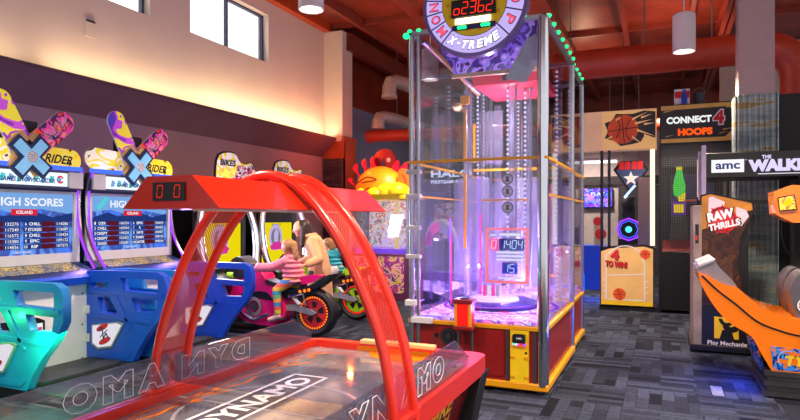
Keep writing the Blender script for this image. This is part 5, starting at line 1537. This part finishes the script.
b = mb()
for (x, y, z, r) in ((-5.3, 11.5, 2.25, .26), (-5.05, 11.45, 2.26, .24), (-4.92, 11.6, 2.24, .18), (-5.55, 11.4, 2.2, .2), (-5.2, 11.75, 2.3, .26), (-5.9, 11.45, 2.2, .2)): b.ball((x, y, z), (r, r, r*.75), YM, 18, 10)

for v in b.v: v.z = max(v.z, 2.181)
b.build('mound_foot', t, 'yellow lumps')
b = mb().face((-5.68, 11.36, 2.42))
b.line(bez2([(-.34, -.02), (-.2, .06), (-.05, .14), (.1, .12), (.18, .08), (.0, .05), (-.15, .02)], 4), .03, .03, R_INK); b.line(bez2([(-.35, -.14), (-.25, -.1), (-.12, -.14), (0, -.09), (.1, -.12), (.2, -.1)], 4), .025, .03, R_INK); b.split('line_drawing', t)
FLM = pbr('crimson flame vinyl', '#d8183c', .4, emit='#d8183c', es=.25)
for k, (x, z, h, ln) in enumerate(((-6.1, 2.35, .55, -.12), (-5.95, 2.5, .5, -.06), (-5.8, 2.65, .4, .0), (-5.3, 2.6, .35, .08), (-5.15, 2.55, .35, .12), (-5.0, 2.5, .3, .14), (-6.2, 2.25, .35, -.16))):
    b = mb().face((x, 11.85, z)); b.prism([bez2([(-.08, 0), (-.06, h*.5), (ln-.08, h*.8), (ln, h), (ln+.02, h*.6), (.07, h*.35), (.09, 0)], 3)], -.04, .04, FLM); b.split('flame_fin', t, bev=.012)
b = mb().face((-5.58, 11.95, 2.95)); b.disc(0, 0, .27, .03, pbr('dark crimson disc', '#8a1a2a', .5), 30, n0=-.03); b.disc(.1, .02, .05, .034, W_INK, 14); b.poly([(-.1, -.15), (-.02, .08), (.05, -.15)], .034, N_INK); b.build('crest', t)
b = mb().face((-4.93, 11.55, 2.45)); b.prism([bez2([(-.16, -.15), (-.14, .22), (.0, .28), (.1, .05), (.16, -.15)], 4)], -.04, .04, pbr('burnt orange vinyl', '#e0701c', .5)); b.line([(-.04, .15), (.04, .02), (-.02, -.05), (.06, -.08)], .025, .044, R_INK); b.build('side_fin', t, bev=.01)

t = thing('sit_in_arcade_machine', (-4.2, 13.0, 0), 'dark sit in game with pale lettering on its header, behind the glass tower', 'arcade machine')
b = mb().box(-4.6, -3.4, 13.1, 13.9, 0, 2.3, BLK); b.build('cabinet', t, bev=.02)
b = mb().box(-4.95, -3.35, 12.55, 13.8, 2.3, 2.9, BLK); hd = b.build('header', t, bev=.02)
b = mb().face((-4.25, 12.55, 2.62)); b.text('HALO', 0, .06, .95, .16, .006, glow('header letters', '#e0ecff', 2.2), .03); b.text('FIRETEAM RAVEN', 0, -.12, .95, .075, .006, bpy.data.materials['header letters'], .03); b.build('header_lettering', hd)
b = mb().face((-4.2, 13.1, 1.5)); b.prism([(-.65, -.3), (.65, -.3), (.65, .55), (-.65, .55)], 0, .03, art('battle scene picture', ['#2a2c48', '#8a8ab0', '#c8b8a0', '#3c2c5c', '#a85a3a', '#e8e0e8'], 4, emit=.6)); b.build('screen', t)
b = mb().at((-4.55, 12.7, 1.0), (.8, -.6, 0), (0, 0, 1)); 
for a0, m in ((.3, G_PUR), (1.0, S_LIL), (1.7, G_PNK), (2.4, S_PK)): b.ring(0, 0, .42, .62, .02, m, 10, n0=-.02, a0=a0, a1=a0+.62)
b.ring(0, 0, .62, .68, .03, W_INK, 40, n0=-.04, a0=0, a1=PI); b.build('lit_wheel_arch', t)
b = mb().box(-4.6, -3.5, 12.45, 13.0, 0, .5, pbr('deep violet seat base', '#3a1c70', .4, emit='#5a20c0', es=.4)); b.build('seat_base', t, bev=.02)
b = mb().box(-4.2, -3.8, 12.5, 12.95, .5, .62, DKG).box(-4.2, -3.8, 12.48, 12.56, .5, 1.15, DKG); b.build('seat', t, bev=.03)

# ------------------------------------------------------------------ far end of the hall
t = thing('wall_television', (-1.75, 19.0, 2.1), 'blue and violet television screen high on the back partition', 'television')
b = mb().box(-2.2, -1.35, 19.0, 19.06, 2.0, 2.62, BLK); b.build('frame', t, bev=.01)
b = mb().face((-1.775, 19.0, 2.31)); b.prism([(-.4, -.28), (.4, -.28), (.4, .28), (-.4, .28)], 0, .006, art('television picture', ['#2a2ac8', '#7a3af0', '#1c1c8a', '#4a7af8', '#c86af8', '#1c2aa8'], 5, emit=1.1)); b.text('PLAY', 0, .12, .4, .1, .009, G_CYAN, .03); b.build('picture', t)
b = mb().box(-3.5, .8, 19.1, 19.3, 0, 4.2, pbr('pale partition', '#a8a0a4', .8)); b.build('wall_partition', kind='structure')
b = mb().box(-3.5, .8, 19.02, 19.12, 2.7, 2.95, DKG); b.box(-1.2, .2, 19.04, 19.1, .0, 2.65, pbr('dark booth front', '#2c2a36', .6)); b.build('trim_40', kind='structure')
b = mb().box(-.5, -.2, 14.6, 14.7, 0, 2.62, PINKG); b.build('trim_41', kind='structure')
t = thing('hanging_emblem', (-.72, 16.2, 2.55), 'black diamond sign with a white star and red lettering hanging at the back', 'sign')
b = mb().face((-.72, 16.2, 2.72)); b.prism([[(-.42, .2), (0, -.42), (.42, .2), (.25, .42), (-.25, .42)]], 0, .04, K_INK); b.prism([[(-.35, .18), (0, -.34), (.35, .18), (.2, .36), (-.2, .36)]], .04, .045, pbr('steel blue ink', '#3a4a7a', .5))
b.poly([(.19*math.cos(rad(90+36*k))*(1 if k % 2 == 0 else .42), -.03+.19*math.sin(rad(90+36*k))*(1 if k % 2 == 0 else .42)) for k in range(10)], .05, W_INK)
for (u, a) in ((-.22, .5), (-.08, .15), (.08, -.15), (.22, -.5)): b.prism([(u-.06, .2), (u+.06, .2), (u+.06, .4), (u-.06, .4)], .05, .055, R_INK)
b.build('board', t)
b = mb().cyl((-.9, 16.22, 3.1), (-.9, 16.22, 6.2), .008, STL, 6).cyl((-.54, 16.22, 3.1), (-.54, 16.22, 6.2), .008, STL, 6); b.split('hanging_wire', t)
t = thing('neon_arcade_machine', (-.75, 15.6, 0), 'dark machine with a violet neon octagon and glowing round screen, behind the first basketball game', 'arcade machine')
b = mb().box(-1.0, -.5, 15.7, 16.2, 0, 1.2, BLK).box(-.9, -.6, 15.8, 16.1, 1.2, 2.2, BLK); b.build('cabinet', t, bev=.02)
b = mb().face((-.75, 15.69, 1.42)); b.ring(0, 0, .25, .29, .02, G_PUR, 8, n0=0); b.ring(0, 0, .2, .22, .02, G_BLU, 8, n0=0); b.disc(0, 0, .19, .01, K_INK, 20, n0=0); b.disc(0, 0, .08, .015, glow('cyan core', '#58e0ff', 1.4), 16, n0=.01); b.build('neon_frame', t)
b = mb().ball((-.75, 15.85, 2.05), (.18, .18, .2), DKG, 16, 10); b.build('dome', t)
b = mb().cyl((-.85, 15.7, 2.2), (-.6, 15.7, 2.5), .03, G_CYAN, 8); b.build('light_bar', t)
t = thing('punch_ball_machine', (-1.4, 14.9, 0), 'small cream machine with two red discs on a blue base, seen right of the tower', 'arcade machine')
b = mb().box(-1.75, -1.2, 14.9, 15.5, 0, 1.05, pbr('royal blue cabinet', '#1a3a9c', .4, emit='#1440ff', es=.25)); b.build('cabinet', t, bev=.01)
b = mb().box(-1.48, -1.3, 14.95, 15.05, 1.05, 1.75, pbr('cream board', '#d8c8a8', .5)); b.build('board', t)
b = mb().face((0, 14.93, 0)); b.disc(-1.4, 1.62, .1, .02, R_INK, 20, n0=0); b.disc(-1.33, 1.32, .13, .03, R_INK, 20, n0=0); b.split('red_disc', t)
t = thing('blue_lit_machine', (-1.9, 12.9, 0), 'low machine glowing blue at floor level just right of the tower', 'arcade machine')
b = mb().box(-2.3, -1.55, 12.9, 13.5, .12, .95, NAVY).box(-2.25, -1.6, 12.95, 13.45, 0, .12, BLK); b.build('cabinet', t, bev=.02)
b = mb().box(-2.25, -1.6, 12.88, 12.9, .12, .3, glow('blue floor glow strip', '#1c6cff', 2.0)).box(-1.55, -1.53, 12.95, 13.4, .12, .5, bpy.data.materials['blue floor glow strip'] if 'blue floor glow strip' in bpy.data.materials else G_BLU); b.build('light_strip', t)
b = mb().box(-2.25, -1.6, 12.95, 13.4, .95, 1.0, LGR).box(-2.2, -1.65, 13.25, 13.45, 1.0, 1.5, DKG); b.build('top', t)
t = thing('ceiling_light_panel', (-1.5, 17.2, 3.6), 'bright flat light fitting over the far hall, right of the tower', 'lamp')
b = mb().box(-2.4, -1.1, 17.0, 17.3, 3.25, 3.33, WHT); b.build('housing', t)
b = mb().box(-2.38, -1.12, 16.99, 17.28, 3.2, 3.25, G_WHITE); b.build('diffuser', t)
b = mb().cyl((-2.2, 17.15, 3.33), (-2.2, 17.15, 6.2), .008, STL, 6).cyl((-1.3, 17.15, 3.33), (-1.3, 17.15, 6.2), .008, STL, 6); b.split('hanging_wire', t)
t = thing('round_wall_sign', (-1.75, 13.0, 3.0), 'orange and yellow oval basketball sign seen through the right side of the tower', 'sign')
b = mb().face((-1.78, 12.2, 3.3)); b.disc(0, 0, .3, .03, Y_INK, 30, n0=-.03); bball(b, 0, 0, .23, .034); b.build('disc', t)
b = mb().cyl((-1.9, 12.22, 3.5), (-1.9, 12.22, 6.2), .008, STL, 6).cyl((-1.66, 12.22, 3.5), (-1.66, 12.22, 6.2), .008, STL, 6); b.split('hanging_wire', t)
# ------------------------------------------------------------------ people
HAIRD = pbr('dark brown hair', '#2c1a14', .5, var=.3, scale=30, bump=.3, bscale=60)
HAIRB = pbr('dark blonde hair', '#a87a48', .5, var=.25, scale=30, bump=.3, bscale=60)
HAIRL = pbr('light brown hair', '#8a6238', .5, var=.25, scale=30, bump=.3, bscale=60)
COAT = pbr('tan wool coat', '#d8a878', .85, var=.06)
PUFF = pbr('pink quilted nylon', '#e8808c', .5, var=.06)
PUFFT = pbr('teal quilted nylon', '#0f8a9c', .5, var=.06)
DENIM = pbr('dark denim', '#2c3048', .8)
PALEP2 = pbr('pale leggings', '#c8c0c4', .8)
SHOEP = pbr('pale pink shoe', '#e8b0a8', .5)
SHOED = pbr('dark shoe', '#2a2428', .5)
EYEW = pbr('eye white', '#f0ecea', .3); EYED = pbr('iris', '#2a1a14', .3); LIP = pbr('lips', '#b8584c', .5)
def stripes():
    m, nt, out = nodes('rainbow striped leggings')
    p = nd(nt, 'BsdfPrincipled', Roughness=.8); g = nd(nt, 'NewGeometry'); s = nd(nt, 'SeparateXYZ'); q = nd(nt, 'Math', operation='MULTIPLY'); q.inputs[1].default_value = 3.1
    tc = nd(nt, 'TexCoord')
    f = nd(nt, 'Math', operation='FRACT'); r = nd(nt, 'ValToRGB'); r.color_ramp.interpolation = 'CONSTANT'
    for i, c in enumerate(('#2a9ab0', '#e0c03a', '#d8604a', '#3a7ab8', '#e89a3a', '#6ab06a')):
        e = r.color_ramp.elements[i] if i < 2 else r.color_ramp.elements.new(i/6)
        e.position = i/6; e.color = lin(c)
    nt.links.new(tc.outputs['Object'], s.inputs[0]); nt.links.new(s.outputs[2], q.inputs[0]); nt.links.new(q.outputs[0], f.inputs[0]); nt.links.new(f.outputs[0], r.inputs[0]); nt.links.new(r.outputs[0], p.inputs['Base Color']); nt.links.new(p.outputs[0], out.inputs[0])
    return m
RAIN = stripes()
def remesh(v=.008, it=3): return (('REMESH', dict(mode='VOXEL', voxel_size=v, use_smooth_shade=True)), ('SMOOTH', dict(factor=.5, iterations=it)))
def hand(b, w, d, side, s=1.0, mat=SKIN):
    """palm from the wrist along d with five curled fingers"""
    w = V(w); d = V(d).normalized(); up = V((0, 0, 1)); sd = d.cross(up).normalized()*side; dn = -up
    pc = w+d*.045*s
    for k in (-1, 0, 1): b.limb([(w+sd*.012*k*s, .016*s), (pc+d*.035*s+sd*.022*k*s, .015*s)], mat, 10)
    for k, L in zip((-1.5, -.5, .5, 1.5), (.05, .062, .06, .045)):
        a = pc+d*.04*s+sd*.017*k*s; m_ = a+d*L*.5*s+dn*.012*s; e = m_+d*L*.3*s+dn*.03*s
        b.limb([(a, .0095*s), (m_, .0088*s), (e, .0075*s)], mat, 8)
    a = w+d*.02*s-sd*.024*s; m_ = a+d*.025*s-sd*.022*s+dn*.01*s
    b.limb([(a, .012*s), (m_, .0105*s), (m_+d*.025*s+dn*.012*s, .0085*s)], mat, 8)
def head(b, c, f, r, mat=SKIN):
    """skull, jaw, nose, ears; f = facing direction"""
    c = V(c); f = V(f).normalized(); up = V((0, 0, 1)); up = (up-f*up.dot(f)).normalized(); sd = f.cross(up)
    b.ball(c-f*r*.08+up*r*.12, (r*.98, r*.98, r*1.08), mat, 20, 12)
    b.limb([(c+f*r*.25-up*r*.35, r*.66), (c+f*r*.55-up*r*.82, r*.34)], mat)
    b.limb([(c+f*r*.9+up*r*.1, r*.1), (c+f*r*1.13-up*r*.17, r*.14)], mat, 10)
    b.limb([(c+f*r*.84-up*r*.48+sd*r*.15, r*.1), (c+f*r*.84-up*r*.48-sd*r*.15, r*.1)], mat, 8)
    for s in (-1, 1): b.ball(c+sd*s*r*.95-up*r*.05, (r*.14, r*.14, r*.25), mat, 10, 8)
    return c, f, up, sd
def face_parts(t, H, r):
    c, f, up, sd = H
    for s in (-1, 1):
        e = c+f*r*.84+sd*s*r*.33+up*r*.08
        b = mb().ball(e, r*.15, EYEW, 12, 8).ball(e+f*r*.09, r*.085, EYED, 10, 6); b.build('eye', t)
        b = mb().limb([(e+up*r*.24-sd*r*.16+f*r*.04, r*.04), (e+up*r*.27+sd*r*.16+f*r*.02, r*.04)], EYED, 6); b.build('eyebrow', t)
    b = mb().limb([(c+f*r*.93-up*r*.5+sd*r*.2, r*.045), (c+f*r*.96-up*r*.5, r*.07), (c+f*r*.93-up*r*.5-sd*r*.2, r*.045)], LIP, 8); b.build('mouth', t)

# woman in the tan coat, leaning over the girl
wx, wy = -4.97, 8.13
t = thing('person', (wx, wy, 0), 'standing woman with long dark hair in a tan coat leaning between the motorcycles', 'person')
b = mb()
H = head(b, (-5.26, 8.06, 1.535), (-.82, -.35, -.38), .1)
b.limb([((-5.2, 8.08, 1.45), .055), ((-5.06, 8.1, 1.36), .062)], SKIN)
b.limb([((-5.02, 8.11, 1.31), .12), ((-4.95, 8.13, 1.1), .125), ((-4.93, 8.13, .9), .145)], SKIN)
b.limb([((-5.08, 8.27, 1.33), .065), ((-4.93, 7.95, 1.33), .065)], SKIN)
for s in (-1, 1): b.limb([((-4.96, wy+s*.09, .86), .095), ((-4.98, wy+s*.1, .48), .062), ((-4.93, wy+s*.1, .09), .042), ((-5.04, wy+s*.1, .04), .035)], SKIN)
b.limb([((-4.93, 7.94, 1.32), .05), ((-4.76, 7.83, 1.07), .042), ((-4.87, 7.64, 1.0), .03)], SKIN)
hand(b, (-4.87, 7.64, 1.0), (-.75, -.6, 0), -1)
b.limb([((-5.08, 8.28, 1.32), .05), ((-5.2, 8.3, 1.05), .042), ((-5.38, 8.2, .98), .03)], SKIN)
hand(b, (-5.38, 8.2, .98), (-.9, -.3, 0), 1)
b.build('body', t, mods=remesh(.007))
face_parts(t, H, .1)
b = mb()
b.limb([((-5.02, 8.11, 1.3), .15), ((-4.95, 8.13, 1.1), .155), ((-4.93, 8.13, .9), .185), ((-4.92, 8.13, .45), .21)], COAT)
b.limb([((-5.08, 8.27, 1.33), .095), ((-4.93, 7.95, 1.33), .095)], COAT)
b.limb([((-4.93, 7.94, 1.32), .085), ((-4.76, 7.83, 1.07), .074), ((-4.85, 7.67, 1.01), .058)], COAT)
b.limb([((-5.08, 8.28, 1.32), .078), ((-5.2, 8.3, 1.05), .068), ((-5.34, 8.22, .99), .055)], COAT)
b.limb([((-5.08, 8.0, 1.42), .03), ((-4.99, 8.1, 1.44), .035), ((-5.1, 8.2, 1.42), .03)], COAT)
b.build('coat', t, mods=remesh(.012))
b = mb()
c = V((-5.212, 8.085, 1.575))
b.ball(c, (.106, .1, .1), HAIRD, 18, 12)
b.limb([(c+V((.04, 0, .0)), .1), (c+V((.1, .02, -.12)), .085), (c+V((.17, .03, -.26)), .07), (c+V((.2, .03, -.4)), .04)], HAIRD)
b.limb([(c+V((.06, -.07, -.02)), .05), (c+V((.07, -.1, -.16)), .045), (c+V((.06, -.1, -.32)), .03)], HAIRD)
b.build('hair', t, mods=remesh(.01, 2))
b = mb()
for s in (-1, 1): b.limb([((-4.96, wy+s*.09, .84), .105), ((-4.98, wy+s*.1, .48), .072), ((-4.93, wy+s*.1, .13), .055)], DENIM)
b.build('trousers', t, mods=remesh(.012))
for s in (-1, 1):
    b = mb().limb([((-4.91, wy+s*.1, .05), .048), ((-5.0, wy+s*.1, .045), .045), ((-5.1, wy+s*.1, .035), .034)], SHOED); b.build('shoe', t)

# girl on the pink motorcycle
gx, gy = -4.98, 7.43
t = thing('person', (gx, gy, .1), 'girl with blonde ponytail in pink quilted jacket and striped leggings riding the pink motorcycle', 'person')
b = mb()
H = head(b, (-5.04, 7.41, 1.27), (-.95, .05, -.25), .092)
b.limb([((-5.0, 7.42, 1.19), .045), ((-4.98, 7.43, 1.12), .05)], SKIN)
b.limb([((-4.98, 7.43, 1.05), .09), ((-4.95, 7.43, .92), .09), ((-4.9, 7.43, .82), .105)], SKIN)
KN = []
for s in (-1, 1):
    p_ = [((-4.92, gy+s*.08, .82), .075), ((-5.1, gy+s*.2, .66), .055), ((-5.06, gy+s*.235, .33), .036), ((-5.14, gy+s*.235, .25), .03)]
    KN.append(p_); b.limb(p_, SKIN)
for s in (-1, 1):
    b.limb([((-5.0, gy+s*.12, 1.08), .042), ((-5.2, gy+s*.2, .98), .034), ((-5.42, gy+s*.26, .98), .025)], SKIN)
    hand(b, (-5.42, gy+s*.26, .98), (-1, s*.1, -.1), s, .85)
b.build('body', t, mods=remesh(.006))
face_parts(t, H, .092)
b = mb()
for i, (x, z, r) in enumerate(((-4.985, 1.13, .12), (-4.985, 1.065, .15), (-4.97, .995, .165), (-4.955, .925, .17), (-4.94, .855, .175), (-4.925, .785, .17))):
    b.ball((x, gy, z), (r, r*1.05, .05), PUFF, 20, 8)
b.limb([((-4.98, gy, 1.1), .08), ((-4.92, gy, .82), .1)], PUFF)
for s in (-1, 1):
    P0, P1, P2 = V((-5.0, gy+s*.12, 1.08)), V((-5.2, gy+s*.2, .98)), V((-5.4, gy+s*.255, .98))
    for A, B in ((P0, P1), (P1, P2)):
        for k in range(4): b.ball(A.lerp(B, k/4+.1), (.07, .07, .07), PUFF, 14, 8)
    b.limb([(P0, .052), (P1, .05), (P2, .045)], PUFF)
b.build('jacket', t, mods=remesh(.009, 2))
b = mb()
for p_ in KN: b.limb([(p_[0][0], .088), (p_[1][0], .066), (p_[2][0], .047)], RAIN)
b.build('leggings', t, mods=remesh(.01))
for s in (-1, 1):
    b = mb().limb([((-5.05, gy+s*.235, .29), .042), ((-5.13, gy+s*.235, .25), .04), ((-5.2, gy+s*.24, .235), .03)], SHOEP); b.build('shoe', t)
b = mb(); c = V((-5.015, 7.415, 1.3))
b.ball(c, (.103, .1, .098), HAIRB, 18, 12)
b.limb([(c+V((.06, 0, .0)), .075), (c+V((.11, -.02, -.05)), .045), (c+V((.14, -.03, -.16)), .04), (c+V((.13, -.03, -.28)), .02)], HAIRB)
b.limb([(c+V((.0, -.08, -.03)), .035), (c+V((-.01, -.085, -.12)), .025)], HAIRB)
b.build('hair', t, mods=remesh(.008, 2))

# child in teal on the green motorcycle
gx, gy = -5.08, 8.9
t = thing('person', (gx, gy, .1), 'child in teal quilted jacket and pale leggings riding the lime green motorcycle', 'person')
b = mb()
H = head(b, (-5.24, 8.88, 1.24), (-.9, .3, -.3), .09)
b.limb([((-5.19, 8.89, 1.17), .045), ((-5.16, 8.9, 1.1), .05)], SKIN)
b.limb([((-5.15, 8.9, 1.04), .09), ((-5.1, 8.9, .92), .09), ((-5.04, 8.9, .82), .105)], SKIN)
KN = []
for s in (-1, 1):
    p_ = [((-5.05, gy+s*.08, .82), .075), ((-5.25, gy+s*.19, .68), .055), ((-5.2, gy+s*.235, .35), .036), ((-5.28, gy+s*.235, .26), .03)]
    KN.append(p_); b.limb(p_, SKIN)
for s in (-1, 1):
    b.limb([((-5.16, gy+s*.12, 1.06), .042), ((-5.36, gy+s*.2, .98), .034), ((-5.53, gy+s*.26, .98), .025)], SKIN)
    hand(b, (-5.53, gy+s*.26, .98), (-1, s*.1, -.1), s, .85)
b.build('body', t, mods=remesh(.006))
face_parts(t, H, .09)
b = mb()
for i, (x, z, r) in enumerate(((-5.16, 1.11, .1), (-5.15, 1.055, .13), (-5.13, .99, .138), (-5.105, .925, .142), (-5.075, .86, .148), (-5.06, .81, .142))):
    b.ball((x, gy, z), (r, r*1.05, .046), PUFFT, 20, 8)
b.limb([((-5.15, gy, 1.1), .08), ((-5.06, gy, .82), .1)], PUFFT)
b.limb([((-5.07, gy, 1.13), .06), ((-5.05, gy, 1.06), .055)], PUFFT)
for s in (-1, 1):
    P0, P1, P2 = V((-5.16, gy+s*.12, 1.06)), V((-5.36, gy+s*.2, .98)), V((-5.51, gy+s*.255, .98))
    for A, B in ((P0, P1), (P1, P2)):
        for k in range(4): b.ball(A.lerp(B, k/4+.1), (.062, .062, .062), PUFFT, 14, 8)
    b.limb([(P0, .052), (P1, .05), (P2, .045)], PUFFT)
b.build('jacket', t, mods=remesh(.009, 2))
b = mb()
for p_ in KN: b.limb([(p_[0][0], .092), (p_[1][0], .07), (p_[2][0], .05)], PALEP2)
b.build('leggings', t, mods=remesh(.01))
for s in (-1, 1):
    b = mb().limb([((-5.19, gy+s*.235, .29), .042), ((-5.27, gy+s*.235, .25), .04), ((-5.34, gy+s*.24, .235), .03)], SHOEP); b.build('shoe', t)
b = mb(); c = V((-5.215, 8.885, 1.27))
b.ball(c, (.1, .097, .096), HAIRL, 18, 12)
b.limb([(c+V((.05, 0, .0)), .07), (c+V((.08, -.0, -.07)), .06)], HAIRL)
b.build('hair', t, mods=remesh(.008, 2))

# ------------------------------------------------------------------ coloured light of the machines, plus added wall and corner lamps
lamp('POINT', 'green_neon_light', (-5.75, 3.35, .75), 11, '#30ff70', .04)
lamp('POINT', 'green_neon_light', (-5.75, 3.3, 1.2), 6, '#30ff70', .04)
lamp('AREA', 'green_neon_light', (-4.85, 3.5, .62), 22, '#28ff78', .5, (20, 15, 0), sy=.5)
for y in (4.27, 5.71): lamp('AREA', 'violet_area_light', (-6.75, y, 2.3), 4, '#d0a8f0', .5, (0, 150, 0), sy=1.2)  # added behind the toppers to brighten wall and soffit
for y in (7.43, 8.9): lamp('AREA', 'wall_wash_light', (-6.75, y, 2.15), 5, '#ffc0b0', .5, (0, 150, 0), sy=1.0)  # added wall wash behind the bike headers, not their own lamp
for y in (5.1, 6.5): lamp('AREA', 'violet_area_light', (-6.1, y, 1.5), 16, '#b08cff', .15, (0, -75, 0), sy=.2)
for y in (7.45, 8.9): lamp('AREA', 'white_neon_light', (-6.15, y, 1.5), 26, '#f0e8ff', .6, (0, -75, 0), sy=.8)
lamp('POINT', 'orange_fill_light', (-6.2, 11.5, 3.2), 60, '#ff5a20', .05)  # added orange lamp that reddens the soffit end and column
lamp('AREA', 'blue_under_light', (.84, 7.0, .25), 14, '#3a5cff', .1, (0, 70, 0), sy=.8)
lamp('AREA', 'blue_under_light', (-1.45, 13.1, .4), 30, '#2060ff', .3, (0, -60, 0), sy=.8)
lamp('POINT', 'prize_light', (-5.4, 11.55, 1.9), 5, '#ffe0c0', .05)
